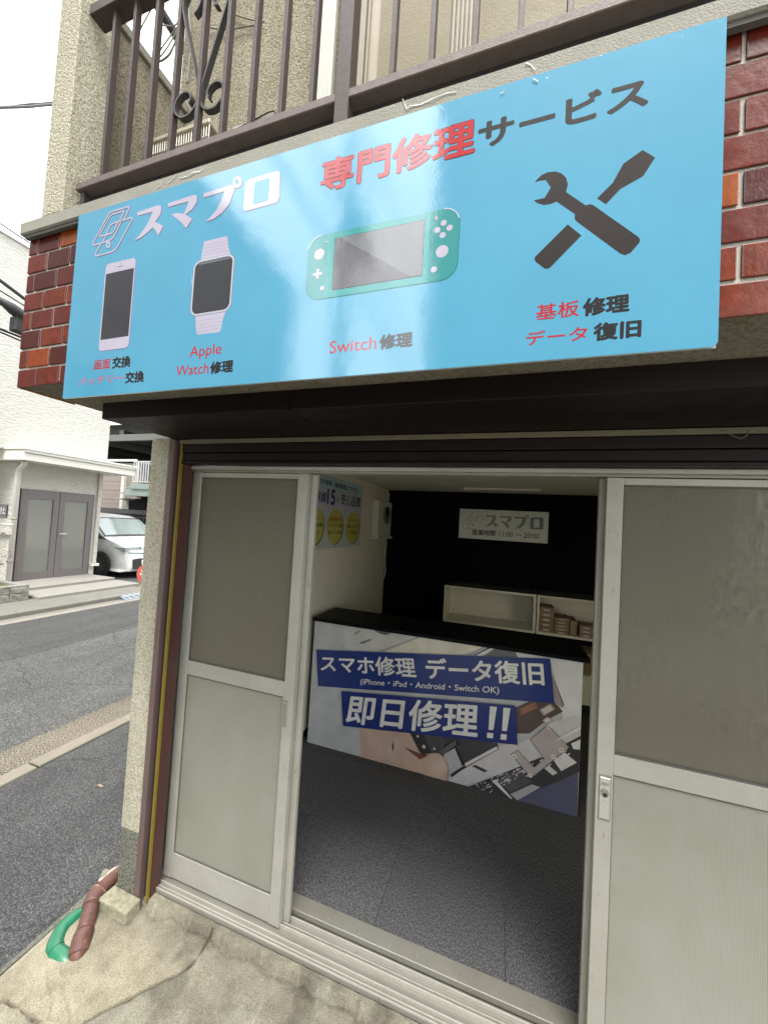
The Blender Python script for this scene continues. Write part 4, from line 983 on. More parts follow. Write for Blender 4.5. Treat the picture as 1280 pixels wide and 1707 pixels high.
pg('B', [(585, 225), (1140, 310), (1120, 890), (1000, 880), (960, 700), (870, 280), (605, 275)], (0.783, 0.790, 0.837), W0 * 2)
pg('B', [(885, 400), (985, 665), (975, 690), (900, 640)], (0.405, 0.324, 0.338), W0 * 5)
pg('B', [(885, 400), (985, 665), (975, 668)], (0.068, 0.068, 0.081), W0 * 6)
# orange-brown blurred board parts
pg('B', [(580, 690), (720, 625), (905, 640), (975, 720), (860, 780), (700, 900), (585, 900)], (0.115, 0.088, 0.088), W0 * 4)
soft('B', [(620, 700), (740, 640), (765, 690), (640, 745)], (0.378, 0.176, 0.121), W0 * 5, (0.12, 0.09, 0.09), 0.4)
soft('B', [(790, 705), (870, 660), (905, 700), (820, 750)], (0.675, 0.594, 0.581), W0 * 5, (0.12, 0.09, 0.09), 0.4)
soft('B', [(810, 790), (850, 765), (890, 790), (835, 815)], (0.810, 0.675, 0.675), W0 * 5, (0.12, 0.09, 0.09), 0.4)
# glossy phone frame sweeping up right
pic.face([CZ('D', 20, 545), CZ('D', 480, 255), CZ('D', 640, 235), CZ('D', 850, 85), CZ('D', 1118, 0), CZ('D', 1118, 180), CZ('D', 700, 420), CZ('D', 160, 600)], (0.702, 0.689, 0.729), W0 * 3)
pic.face([CZ('C', 800, 290), CZ('D', 0, 180), CZ('D', 440, 240), CZ('D', 450, 290), CZ('D', 60, 510), CZ('C', 1000, 480)], (0.074, 0.074, 0.088), W0 * 4)
pg('D', [(0, 330), (90, 280), (165, 420), (60, 490), (0, 540)], (0.567, 0.553, 0.581), W0 * 6)
pg('D', [(0, 250), (80, 205), (125, 215), (140, 250), (0, 330)], (0.041, 0.041, 0.047), W0 * 7)
pg('D', [(90, 285), (115, 280), (170, 415), (150, 425)], (0.027, 0.027, 0.034), W0 * 7)
pg('D', [(170, 405), (430, 265), (445, 285), (180, 430)], (0.810, 0.756, 0.743), W0 * 7)
pg('D', [(60, 505), (120, 455), (200, 430), (130, 470), (65, 520)], (0.041, 0.041, 0.054), W0 * 7)
pg('D', [(225, 425), (262, 418), (360, 465), (330, 478)], (0.068, 0.068, 0.074), W0 * 7)
# thumb
pg('C', [(490, 270), (900, 300), (985, 470), (1010, 520), (1230, 700), (1220, 712), (1000, 655), (500, 500)], (0.675, 0.486, 0.392), W0 * 5)
c_ = CZ('C', 1110, 590)
for i in range(9): pic.ell((c_[0] + 0.004 * i, c_[1] + 0.003 * i), 0.088 * (1 - i * 0.09), 0.098 * (1 - i * 0.09), (0.66 + 0.018 * i, 0.46 + 0.02 * i, 0.37 + 0.02 * i), W0 * 6 + 0.00008 * i)
for i in range(7): pic.face([CZ('C', 500 + i * 50, 300 + i * 12), CZ('C', 880 - i * 20, 315 + i * 8), CZ('C', 960 - i * 30, 480 - i * 5), CZ('C', 980 - i * 40, 620 - i * 14), CZ('C', 520 + i * 40, 490 - i * 6)], (0.64 + 0.014 * i, 0.46 + 0.016 * i, 0.375 + 0.016 * i), W0 * 5 + 0.00008 * (i + 1))
pg('C', [(850, 415), (1005, 480), (1060, 485), (985, 520)], (0.216, 0.081, 0.068), W0 * 7)
pg('C', [(915, 300), (1010, 305), (1080, 470), (1000, 475)], (0.047, 0.045, 0.047), W0 * 7)
for x, y, r_ in ((1018, 415, 0.012), (1103, 432, 0.008), (968, 330, 0.008)): pic.ell(CZ('C', x, y), r_, r_, (0.675, 0.648, 0.567), W0 * 8)
pg('C', [(1010, 310), (1160, 330), (1200, 390), (1120, 470), (1080, 470)], (0.095, 0.095, 0.108), W0 * 6)
pg('C', [(1135, 460), (1280, 360), (1280, 400), (1180, 475)], (0.149, 0.149, 0.176), W0 * 8)
# main board, chips and shields
pg('D', [(200, 610), (700, 400), (1118, 180), (1118, 480), (840, 600), (590, 710), (480, 700), (300, 640)], (0.061, 0.058, 0.068), W0 * 5)
pg('D', [(585, 712), (1100, 480), (1095, 862), (860, 800)], (0.115, 0.119, 0.203), W0 * 7)
pg('D', [(430, 530), (620, 455), (720, 560), (545, 640)], (0.115, 0.115, 0.135), W0 * 8)
pg('D', [(545, 655), (720, 575), (790, 600), (600, 708)], (0.472, 0.459, 0.499), W0 * 8)
rnd = random.Random(4)
for i in range(170):
    t = rnd.random(); x = 260 + t * 760; y = 600 - t * 330 + rnd.uniform(-20, 90)
    if y > 640 - (x - 560) * 0.45: y -= 60
    s1 = rnd.uniform(4, 22); s2 = rnd.uniform(3, 9); g_ = rnd.choice((0.8, 0.6, 0.35, 0.84, 0.04))
    pic.face([CZ('D', x - s1, y + s1 * 0.5), CZ('D', x, y + s1 * 0.5 - s1 * 0.5 + s2), CZ('D', x + s1, y - s1 * 0.5), CZ('D', x, y - s2)], (g_, g_ * 0.98, min(0.88, g_ * 1.04)), W0 * 9 + 0.000004 * i)
pg('D', [(390, 545), (425, 535), (560, 690), (545, 712)], (0.810, 0.810, 0.837), W0 * 10)
pg('D', [(900, 380), (985, 310), (1088, 395), (960, 465)], (0.783, 0.756, 0.810), W0 * 10)
pg('D', [(820, 440), (860, 420), (930, 480), (890, 500)], (0.675, 0.675, 0.702), W0 * 10)
pg('D', [(1040, 240), (1118, 205), (1118, 290), (1060, 285)], (0.810, 0.810, 0.864), W0 * 10)
BR = (0.52, 0.46, 0.48)
pg('D', [(705, 205), (850, 85), (1027, 270), (735, 510), (690, 500), (545, 325), (605, 290), (740, 435), (820, 365)], (0.189, 0.162, 0.176), W0 * 11)
pic.face([CZ('D', *q) for q in [(712, 205), (850, 92), (1020, 270), (735, 500), (698, 495), (552, 325), (605, 297), (738, 437), (825, 365)]], BR, W0 * 12)
for x, y, r_ in ((858, 105, 0.012), (962, 292, 0.014), (897, 347, 0.013), (575, 343, 0.014), (707, 500, 0.012)):
    pic.ell(CZ('D', x, y), r_, r_, (0.837, 0.783, 0.783), W0 * 13); pic.ell(CZ('D', x, y), r_ * 0.4, r_ * 0.4, (0.270, 0.243, 0.243), W0 * 14)
pg('D', [(905, 218), (960, 180), (1118, 98), (1118, 120), (980, 195)], (0.880, 0.880, 0.880), W0 * 13)
pic.done('repair_photo_print', 'print', CT)
bn = Print(CTF); NB = (0.018, 0.045, 0.235); NB2 = (0.02, 0.04, 0.225)
bn.face([CZ('A', 143, 308), CZ('B', 868, 283), CZ('B', 903, 645), CZ('A', 155, 605)], NB, W0 * 16)
bn.done('upper_banner', 'print', CT)
bn = Print(CTF)
bn.face([CZ('A', 347, 645), CZ('B', 582, 665), CZ('D', 603, 248), CZ('C', 360, 240)], NB2, W0 * 17)
bn.done('lower_banner', 'print', CT)
WH = (0.88, 0.89, 0.88)
def qtext(P_, body, quad, col, w, off):
    """lettering set in a tilted quad: corners TL, TR, BR, BL read off the counter front"""
    TL, TR, BR_, BL = [Vector(CTF.uv(*q)) for q in quad]
    vs, fs, bb = glyphs(body); x0, x1, y0, y1 = bb; hgt = y1 - y0
    def mp(x, y):
        a = (x - x0) / (x1 - x0); b = (y - y0) / hgt
        a = off / (x1 - x0) + a * (1 - 2 * off / (x1 - x0)); b = off / hgt + b * (1 - 2 * off / hgt)
        return a, b
    for k in range(9 if off > 0.003 else 1):
        dx, dy = (0, 0) if k == 0 else (off * math.cos(k * math.pi / 4), off * math.sin(k * math.pi / 4))
        out = []
        for q in vs:
            a, b = mp(q[0], q[1]); a += dx / (x1 - x0); b += dy / hgt
            p_ = (BL * (1 - a) + BR_ * a) * (1 - b) + (TL * (1 - a) + TR * a) * b; out.append((p_.x, p_.y))
        for f in fs: P_.face([out[i] for i in f], col, w + 0.00003 * k)
t_ = Print(CTF); qtext(t_, 'スマホ修理', ((536.5, 1091), (691.5, 1095), (695.4, 1129.3), (536, 1118)), WH, W0 * 19, 0.022); t_.done('banner_lettering', 'print', CT)
t_ = Print(CTF); qtext(t_, 'データ復旧', ((709, 1095), (904.5, 1102), (907.6, 1142), (711, 1131)), WH, W0 * 19, 0.024); t_.done('banner_lettering', 'print', CT)
t_ = Print(CTF); qtext(t_, '(iPhone・iPad・Android・Switch OK)', ((602.6, 1130.3), (832.4, 1144), (831.4, 1157.8), (601.6, 1141.9)), WH, W0 * 19, 0.008); t_.done('banner_lettering', 'print', CT)
t_ = Print(CTF); qtext(t_, '即日修理', ((584.3, 1156.5), (799.3, 1172), (795.9, 1229), (576.8, 1203.7)), WH, W0 * 20, 0.022)
for q in (((378, 668), (435, 674), (405, 862), (366, 860)), ((487, 680), (545, 684), (515, 872), (476, 868))): t_.face([CZ('B', *k) for k in q], WH, W0 * 20)
for q in (((356, 145), (405, 150), (402, 192), (352, 187)), ((467, 155), (515, 160), (511, 206), (462, 200))): t_.face([CZ('D', *k) for k in q], WH, W0 * 20)
t_.done('banner_lettering', 'print', CT)

# opening-hours plate on the black wall
HP = thing('opening_hours_sign', 'pale plate with shop logo and opening hours on the black back wall', 'sign', (-0.03, YB - 0.006, 1.67))
part('plate', MB().box(-0.488, 0.427, YB - 0.009, YB - 0.0005, 1.505, 1.832, 0.001), 'white_pl', HP)
HF = Face(1, YB - 0.0095, -1); hp = Print(HF)
hp.face([(-0.486, 1.507), (0.425, 1.507), (0.425, 1.830), (-0.486, 1.830)], (0.74, 0.75, 0.74), 0.0)
hb_ = (HF.uv(776, 873)[0], HF.uv(906, 870)[0], HF.uv(806, 882)[1] - 0.002, HF.uv(806, 853)[1])
logo(hp, hb_, [(0.30, 0.31, 0.32), (0.27, 0.30, 0.31), (0.23, 0.27, 0.31), (0.17, 0.24, 0.32)], None, (0.74, 0.75, 0.74), 0.0008, 0.0045)
hp.tpx('営業時間', (787, 887.5), (825.5, 888.7), (806, 883), (806, 893), (0.10, 0.09, 0.06), 0.0008, 0.03)
hp.tpx('11:00 ～ 20:00', (832, 891), (898.7, 893.7), (840, 886.2), (890, 898), (0.05, 0.05, 0.05), 0.0008, 0.005)
hp.done('plate_print', 'print', HP)

# wall cabinets
def cab(label, x0, x1, z0, z1, y0=2.50):
    c = thing('wall_cabinet', label, 'cabinet', ((x0 + x1) / 2, 2.7, z0), 'ivory open cabinets on the back wall')
    t = 0.022
    part('top_panel', MB().box(x0, x1, y0, YB - 0.001, z1 - t, z1, 0.001), 'grey_top', c, 'dark grey top panel')
    part('front_edge', MB().box(x0, x1, y0 - 0.003, y0 - 0.0005, z1 - t, z1 - 0.001), 'cream', c)
    part('bottom_panel', MB().box(x0, x1, y0, YB - 0.001, z0, z0 + t, 0.001), 'cream', c)
    part('side_panel', MB().box(x0, x0 + t, y0, YB - 0.001, z0 + t, z1 - t - 0.0005), 'cream', c)
    part('side_panel', MB().box(x1 - t, x1, y0, YB - 0.001, z0 + t, z1 - t - 0.0005), 'cream', c)
    part('back_panel', MB().box(x0 + t, x1 - t, YB - 0.012, YB - 0.001, z0 + t, z1 - t - 0.0005), 'cream', c)
    for px_, pz_ in ((x0 + 0.06, z0 + 0.06), (x1 - 0.05, z0 + 0.07), (x1 - 0.05, z1 - 0.06), (x1 - 0.035, z0 + 0.095), (x1 - 0.035, z0 + 0.045)):
        part('peg_hole', MB().disc((px_, YB - 0.0122, pz_), (0, -1, 0), 0.006, 0.001, 10), 'black_pl', c)
    return c
ya = 2.50
A1 = at(741, 978, 1, ya); A2 = at(895, 990, 1, ya); A3 = at(741, 1035, 1, ya); 
cz1 = (A1.z + A2.z) / 2 + 0.004; cz0 = A3.z - 0.004
cab('empty open ivory cabinet, left one behind the counter', A1.x, A2.x - 0.004, cz0, cz1)
cab('open ivory cabinet holding stacks of small brown boxes, right one behind the counter', A2.x + 0.006, A2.x + 0.93, cz0, cz1)
# lower cabinet to the right
Lc = thing('low_cabinet', 'ivory low cabinet with a brown carton on top, right of the counter', 'cabinet', (0.75, 2.7, 0.0))
part('cabinet_body', MB().box(0.43, 1.3, 2.42, YB - 0.001, 0.10, 0.36, 0.002), 'cream', Lc)
part('plinth', MB().box(0.45, 1.28, 2.44, YB - 0.002, 0.0, 0.099), 'black_pl', Lc)
part('cabinet_door', MB().box(0.435, 0.86, 2.412, 2.4195, 0.11, 0.35, 0.002), 'cream', Lc)
ct_ = thing('carton', 'larger brown carton on the low cabinet at the counter end', 'box', (0.62, 2.58, 0.361))
part('carton_body', MB().box(0.44, 0.86, 2.44, 2.72, 0.361, 0.545, 0.003), 'card', ct_)
part('carton_flap', MB().box(0.44, 0.86, 2.437, 2.58, 0.546, 0.549), 'card', ct_)
# small boxes
GB = 'small brown parts boxes stacked in the right cabinet'
def smallbox(x, y, z, w, d, h, label, lab=True):
    b = thing('parts_box', label, 'box', (x + w / 2, y + d / 2, z), GB)
    part('box_body', MB().box(x, x + w, y, y + d, z, z + h, 0.0015), 'card', b)
    part('box_lid', MB().box(x - 0.001, x + w + 0.001, y - 0.001, y + d, z + h * 0.72, z + h * 0.76), 'card', b)
    if lab: part('box_label', MB().box(x + w * 0.25, x + w * 0.7, y - 0.0022, y - 0.0012, z + h * 0.25, z + h * 0.62), 'label', b)
bz = cz0 + 0.0225; bxx = A2.x + 0.035
ords = ['lowest', 'second lowest', 'middle', 'second highest', 'topmost']
for i in range(5): smallbox(bxx, 2.53, bz + i * 0.047, 0.125, 0.2, 0.045, 'small brown box, %s of the five in the tall left stack' % ords[i])
for i in range(5): smallbox(bxx + 0.132, 2.52, bz + i * 0.031, 0.125, 0.2, 0.029, 'flat brown box with white label, %s of the five in the second stack' % ords[i])
smallbox(bxx + 0.27, 2.56, bz, 0.06, 0.22, 0.13, 'plain tall brown box without label between the stacks', False)
for i in range(3): smallbox(bxx + 0.345, 2.52, bz + i * 0.036, 0.115, 0.18, 0.034, 'small brown box, %s of the three in the third stack' % ('bottom', 'middle', 'top')[i])
for i in range(3): smallbox(bxx + 0.468, 2.52, bz + i * 0.036, 0.115, 0.18, 0.034, 'small brown box, %s of the three in the rightmost stack' % ('bottom', 'middle', 'top')[i])

# poster on the left wall
PO = thing('wall_poster', 'pale blue poster with three yellow ovals on the left shop wall', 'poster', (XL, 1.4, 1.68))
PF = Face(0, XL + 0.002, 1)
pp = Print(PF)
py0, py1, pz0, pz1 = 0.55, 2.01, 1.385, 1.965
pp.face([(py0, pz0), (py1, pz0), (py1, pz1), (py0, pz1)], (0.50, 0.50, 0.58), 0.0)
pp.face([(py0, 1.86), (py1, 1.86), (py1, pz1), (py0, pz1)], (0.40, 0.54, 0.60), 0.0006)
pp.face([(py0, pz0), (py1, pz0), (py1, 1.68), (py0, 1.68)], (0.47, 0.52, 0.50), 0.0006)
pp.done('poster_sheet', 'printmatt', PO)
pp = Print(PF)
pp.text('スマホ修理・基板修理はスマプロ', (1.07, 1.86, 1.885, 1.93), (0.03, 0.06, 0.12), 0.0014, 0.03)
pp.text('修理実績', (0.92, 1.25, 1.745, 1.83), (0.05, 0.06, 0.18), 0.0014, 0.02)
pp.text('15', (1.265, 1.41, 1.735, 1.865), (0.015, 0.035, 0.12), 0.0014, 0.03)
pp.text('年', (1.425, 1.50, 1.76, 1.81), (0.1, 0.15, 0.22), 0.0014, 0.0)
pp.text('安心品質', (1.52, 1.965, 1.75, 1.85), (0.02, 0.05, 0.12), 0.0014, 0.02)
pp.done('poster_lettering', 'printmatt', PO)
for cy, l1, l2, l3 in ((1.085, '幅広い', '機種・故障', '対応！'), (1.445, '画面修理', 'バッテリー交換', '水没・データ復旧'), (1.815, '他店で断られた', '端末もまずは', 'ご相談！')):
    pp = Print(PF)
    pp.ell((cy + 0.012, 1.557), 0.153, 0.145, (0.05, 0.05, 0.02), 0.001); pp.ell((cy, 1.562), 0.153, 0.145, (0.50, 0.46, 0.10), 0.0014)
    for q, (tx_, zc) in enumerate(((l1, 1.625), (l2, 1.572), (l3, 1.515))):
        hw = min(0.135, 0.03 * len(tx_)); pp.text(tx_, (cy - hw, cy + hw, zc - 0.018, zc + 0.018), (0.30, 0.09, 0.03) if q == 0 else (0.08, 0.08, 0.03), 0.0020, 0.02)
    pp.done('yellow_oval', 'printmatt', PO)
# meter box and hanging cord
EB = thing('breaker_box', 'white wall box with a dark cover in the back left corner', 'meter box', (XL, 2.55, 1.46))
part('box_body', MB().box(XL + 0.0005, XL + 0.07, 2.33, 2.78, 1.475, 1.86, 0.006, 2), 'white_pl', EB)
part('dark_cover', MB().disc((XL + 0.0705, 2.58, 1.71), (1, 0, 0), 0.10, 0.02, 24), 'alu_grey', EB)
part('dark_window', MB().box(XL + 0.091, XL + 0.094, 2.50, 2.60, 1.70, 1.79), 'black_pl', EB)
part('lower_ledge', MB().box(XL + 0.0005, XL + 0.09, 2.31, 2.80, 1.445, 1.472, 0.002), 'white_pl', EB)
cable('hanging_cord', [(XL + 0.02, 2.80, 1.98), (XL + 0.02, 2.81, 1.5), (XL + 0.015, 2.815, 1.2), (XL + 0.03, 2.80, 1.05), (XL + 0.02, 2.78, 0.97)], 0.006, 'white_pl', 'thin white cord hanging down the back left corner of the shop', 'cord')

# =================================================================== FOOT OF THE PILLAR
blk = MB().box(-1.535, -1.374, -0.167, -0.1015, -0.12, -0.020, 0.006, 2)
bmesh.ops.subdivide_edges(blk.bm, edges=blk.bm.edges[:], cuts=3, use_grid_fill=True)
for v in blk.bm.verts: v.co += Vector((noise.noise(v.co * 40) * 0.003, noise.noise(v.co * 40 + Vector((5, 0, 0))) * 0.003, noise.noise(v.co * 40 + Vector((0, 5, 0))) * 0.003))
def blockcol(n, b, v, c):
    d = ramp(n, noi(n, v, 60, 5, 0.7), [(0.3, (0.6, 0.58, 0.5)), (0.6, (1.1, 1.1, 1.05))]); n.link(mixc(n, 1.0, c, d, 'MULTIPLY'), b.inputs['Base Color']); n.link(bump(n, noi(n, v, 200, 4), 0.003), b.inputs['Normal'])
M['footblock'] = mat('mossy_foot_concrete', (0.257, 0.243, 0.185), 0.95, var=0.2, vs=12, fn=blockcol)
tag(part('concrete_block', blk, 'footblock', None, origin=(-1.455, -0.134, -0.10)), 'small mossy concrete block at the foot of the left pillar', 'concrete block')
def smooth_path(P, sub=8):
    P = [Vector(p) for p in P]; P2 = [P[0] * 2 - P[1]] + P + [P[-1] * 2 - P[-2]]; out = []
    for i in range(1, len(P2) - 2):
        for k in range(sub):
            t = k / sub; a, b, c, d = P2[i - 1], P2[i], P2[i + 1], P2[i + 2]
            out.append(0.5 * ((2 * b) + (c - a) * t + (2 * a - 5 * b + 4 * c - d) * t * t + (3 * b - a - 3 * c + d) * t ** 3))
    out.append(P[-1]); return out
q0 = at(205, 1452, 0, -1.575); q1 = at(178, 1474, 0, -1.575); q2 = at(157, 1494, 0, -1.572)
BP = thing('brown_pipe', 'brown drain pipe in peeling wrap bending down beside the pillar foot', 'pipe', (-1.55, -0.2, -0.10))
qe = at(130, 1592, 2, -0.075)
def rough_tube(P, r, n=18):
    mb = MB().tube(P, r, n)
    for v in mb.bm.verts: v.co += Vector((noise.noise(v.co * 60), noise.noise(v.co * 60 + Vector((7, 0, 0))), noise.noise(v.co * 60 + Vector((0, 7, 0))))) * 0.0014
    for v in mb.bm.verts: v.co += Vector((noise.noise(v.co * 160), noise.noise(v.co * 160 + Vector((7, 0, 0))), noise.noise(v.co * 160 + Vector((0, 7, 0))))) * 0.0012
    return mb
d1 = (q2 - q1); d2 = (qe - q2)
P_ = smooth_path([q0 - d1 * 3.0, q0 - d1, q0, q1, q2 - d1 * 0.35, q2 + d2 * 0.07, q2 + d2 * 0.30, q2 + d2 * 0.55, q2 + d2 * 0.8, qe, qe + Vector((0.0, 0.0, -0.02)), qe + Vector((0.003, -0.004, -0.09))], 6)
part('pipe_body', rough_tube(P_, 0.0285), 'tape', BP, smooth=True)
part('elbow_sleeve', rough_tube(P_[22:34], [0.030] + [0.0325] * 10 + [0.030]), 'tape', BP, smooth=True)
part('end_sleeve', rough_tube(P_[44:55], [0.030] + [0.0335] * 10), 'tape', BP, smooth=True)
lid = [p + Vector((-0.020, 0.0, 0.020)) for p in P_[4:22]]
part('torn_edge', rough_tube(lid, [0.006 + 0.003 * math.sin(i * 1.3) for i in range(len(lid))], 8), 'tape_edge', BP, smooth=True)
for i in (23, 33, 45):
    d = (P_[i + 1] - P_[i]).normalized(); a = d.orthogonal().normalized(); b2 = d.cross(a)
    part('wrap_ridge', MB().tube([P_[i] + (a * math.cos(t) + b2 * math.sin(t)) * 0.0315 + d * 0.010 * math.sin(t + i) for t in (k * math.pi / 10 for k in range(21))], 0.0014, 6, False), 'tape_edge' if i == 23 else 'tape', BP)
GP = thing('green_pipe', 'green plastic pipe elbow curling into the slab beside the brown pipe', 'pipe', (-1.6, -0.25, -0.10))
g0 = at(140, 1524, 0, -1.60); g1 = at(120, 1537, 0, -1.605); g2 = at(101, 1556, 0, -1.60)
ge = at(113, 1603, 2, -0.085); gm = (g2 + ge) / 2 + Vector((-0.012, -0.022, 0.0))
P_ = smooth_path([g0 + (g0 - g1) * 0.8, g0, g1, g2, gm, ge + Vector((0, 0, -0.01)), ge + Vector((0.01, 0.0, -0.08))], 8)
part('pipe_body', MB().tube(P_, 0.0300, 22), 'green', GP, smooth=True)
d = (P_[34] - P_[32]).normalized(); a = d.orthogonal().normalized(); b2 = d.cross(a)
part('elbow_seam', MB().tube([P_[33] + (a * math.cos(t) + b2 * math.sin(t)) * 0.0303 for t in (k * math.pi / 12 for k in range(25))], 0.0012, 5, False), 'iron', GP)
for gp_, par in ((qe, BP), (ge, GP)):
    mb = MB().tube([gp_ + Vector((0.003, 0, -0.03)), gp_ + Vector((0.002, 0, -0.010)), gp_ + Vector((0.001, 0, 0.002))], [0.06, 0.052, 0.034], 20)
    for v in mb.bm.verts: v.co += Vector((noise.noise(v.co * 45), noise.noise(v.co * 45 + Vector((7, 0, 0))), noise.noise(v.co * 45 + Vector((0, 7, 0))))) * 0.006
    part('mortar_collar', mb, 'footblock', par, smooth=True)
lf = at(166, 1311, 2, ZR + 0.006)
tag(part('fallen_leaf', MB().ribbon([lf + Vector((-0.022, 0, 0)), lf + Vector((-0.008, 0.006, 0.005)), lf + Vector((0.008, 0.0, 0.003)), lf + Vector((0.02, 0.004, 0.001))], 0.014, 0.001, (0.2, 1, 0)), 'dryleaf', None, origin=lf), 'small dry yellow leaf lying on the dark asphalt', 'leaf')

# =================================================================== ACROSS THE STREET
WBx = -9.17
WB = thing('white_building', 'white two storey building with stone pattern siding and a double glass door', 'building', (-9.5, 4.0, 0.0))
part('upper_wall', MB().box(-14.0, WBx + 0.03, -3.0, 4.88, 2.63, 6.62), 'siding', WB)
part('roof_edge', MB().box(-14.1, WBx + 0.07, -3.0, 4.92, 6.622, 6.70, 0.01), 'fascia', WB)
dy0, dys, dy1 = 3.335, 3.985, 4.66; dz1 = 1.885; dzb = 0.058
part('wall_right_of_door', MB().box(-13.0, WBx, dy1 + 0.02, 4.80, 0.0, 2.599), 'siding2', WB)
part('wall_over_door', MB().box(-13.0, WBx, 3.25, dy1 + 0.019, dz1 + 0.02, 2.598), 'siding2', WB)
part('left_return_wall', MB().box(-14.0, WBx - 0.002, 3.20, 3.248, -0.05, 2.41), 'siding2', WB)
part('back_wall', MB().box(-13.0, -12.9, 3.301, dy1 + 0.018, 0.0, dz1), 'conc_wall', WB)
part('inner_floor', MB().box(-12.9, WBx - 0.02, 3.301, dy1, 0.0, 0.05), 'platform', WB)
part('inner_partition', MB().box(-11.9, -11.8, 3.301, 3.9, 0.051, dz1), 'cream', WB)
part('inner_door', MB().box(-11.6, -11.55, 3.92, 4.25, 0.051, 1.7), 'winframe', WB)
part('pilaster', MB().box(WBx - 0.002, WBx + 0.05, 4.735, 4.815, 0.30, 2.55, 0.004), 'siding2', WB)
part('water_table', MB().box(WBx + 0.001, WBx + 0.09, dy1 + 0.03, 4.86, 0.235, 0.295, 0.004), 'fascia', WB)
# doors
for (a, b2) in ((dy0, dys - 0.004), (dys + 0.004, dy1)):
    dd = MB(); fr = 0.105
    dd.box(WBx - 0.04, WBx + 0.012, a, a + fr, dzb, dz1, 0.003); dd.box(WBx - 0.04, WBx + 0.012, b2 - fr, b2, dzb, dz1, 0.003)
    dd.box(WBx - 0.039, WBx + 0.011, a + fr, b2 - fr, dzb, dzb + 0.15); dd.box(WBx - 0.039, WBx + 0.011, a + fr, b2 - fr, dz1 - 0.17, dz1)
    dr = part('entrance_door', dd, 'doorbrown', WB)
    part('door_glass', MB().box(WBx - 0.02, WBx - 0.014, a + fr, b2 - fr, dzb + 0.151, dz1 - 0.171), 'glass_door', dr)
    if a > 3.5: part('lever_handle', MB().box(WBx + 0.03, WBx + 0.045, a + 0.02, a + 0.17, 0.985, 1.003, 0.004).box(WBx + 0.012, WBx + 0.03, a + 0.03, a + 0.045, 0.988, 1.0), 'chrome', dr)
part('door_surround', MB().box(WBx - 0.05, WBx + 0.016, dy0 - 0.02, dy0 - 0.001, dzb, dz1 + 0.018).box(WBx - 0.05, WBx + 0.016, dy1 + 0.001, dy1 + 0.019, dzb, dz1 + 0.018).box(WBx - 0.05, WBx + 0.016, dy0, dy1, dz1 + 0.001, dz1 + 0.018), 'doorbrown', WB)
# canopy
cn = part('canopy', MB().box(-14.0, -8.56, 3.0, 5.16, 2.42, 2.62, 0.006), 'fascia', WB)
part('canopy_flashing', MB().box(-14.0, -8.54, 2.98, 5.18, 2.621, 2.66, 0.004), 'fascia', cn)
part('canopy_flashing', MB().box(-8.555, -8.535, 2.99, 5.17, 2.56, 2.575, 0.002), 'alu_grey', cn)
# downpipe at the corner
dp = [(-8.75, 3.10, 2.42), (-8.80, 3.14, 2.36), (-9.06, 3.20, 2.28), (-9.11, 3.215, 2.20), (-9.11, 3.215, 0.0)]
part('downpipe', MB().tube(dp, 0.045, 12), 'fascia', WB)
for z in (1.28, 0.45): part('pipe_clip', MB().tube([(-9.11, 3.215, z), (-9.11, 3.215, z + 0.03)], 0.052, 12), 'alu_grey', WB)
# name plate with lettering, mail box
CP = thing('company_plate', 'black name plate with a white character on the white building side wall', 'sign', (-9.9, 3.24, 1.43))
part('plate', MB().box(-10.4, at(12, 842, 1, 3.18).x, 3.18, 3.199, 1.32, 1.56, 0.002), 'black_pl', CP)
cf = Face(1, 3.179, -1); cp_ = Print(cf); u_r = at(9.5, 850, 1, 3.179).x
cp_.text('社', (u_r - 0.19, u_r, 1.375, 1.52), (0.72, 0.72, 0.7), 0.002, 0.02); cp_.done('plate_lettering', 'printmatt', CP)
MX = thing('mail_box', 'beige wall mail box with a lipped lid beside the white building corner', 'mail box', (-9.5, 3.2, 0.95))
mr = at(15, 876, 1, 3.13).x
part('box_body', MB().box(mr - 0.55, mr, 3.13, 3.199, 0.98, 1.17, 0.01, 2), 'siding2', MX)
part('lid', MB().box(mr - 0.56, mr + 0.01, 3.12, 3.199, 1.171, 1.19, 0.004), 'fascia', MX)
part('latch', MB().box(mr - 0.20, mr - 0.10, 3.124, 3.1295, 1.0, 1.015), 'black_pl', MX)
# planter of split-faced blocks
PL = thing('block_planter', 'low planter wall of grey split faced blocks with mossy soil', 'planter', (-8.2, 2.6, -0.05))
bme2 = None
for rI in range(2):
    for i in range(8):
        mb = MB().box(-7.86, -7.74, 2.83 - (i + 1) * 0.262 + 0.003, 2.83 - i * 0.262 - 0.003, -0.049 + rI * 0.135, 0.081 + rI * 0.135, 0.006)
        bmesh.ops.subdivide_edges(mb.bm, edges=mb.bm.edges[:], cuts=3, use_grid_fill=True)
        for v in mb.bm.verts:
            if v.co.x > -7.76: v.co.x += noise.noise(v.co * 14 + Vector((i, rI, 0))) * 0.016
        part('block', mb, 'block', PL)
part('end_wall', MB().box(-8.9, -7.862, 2.72, 2.825, -0.049, 0.215, 0.005), 'block', PL)
part('soil', MB().box(-8.9, -7.862, 0.75, 2.718, 0.0, 0.18), 'soil', PL)
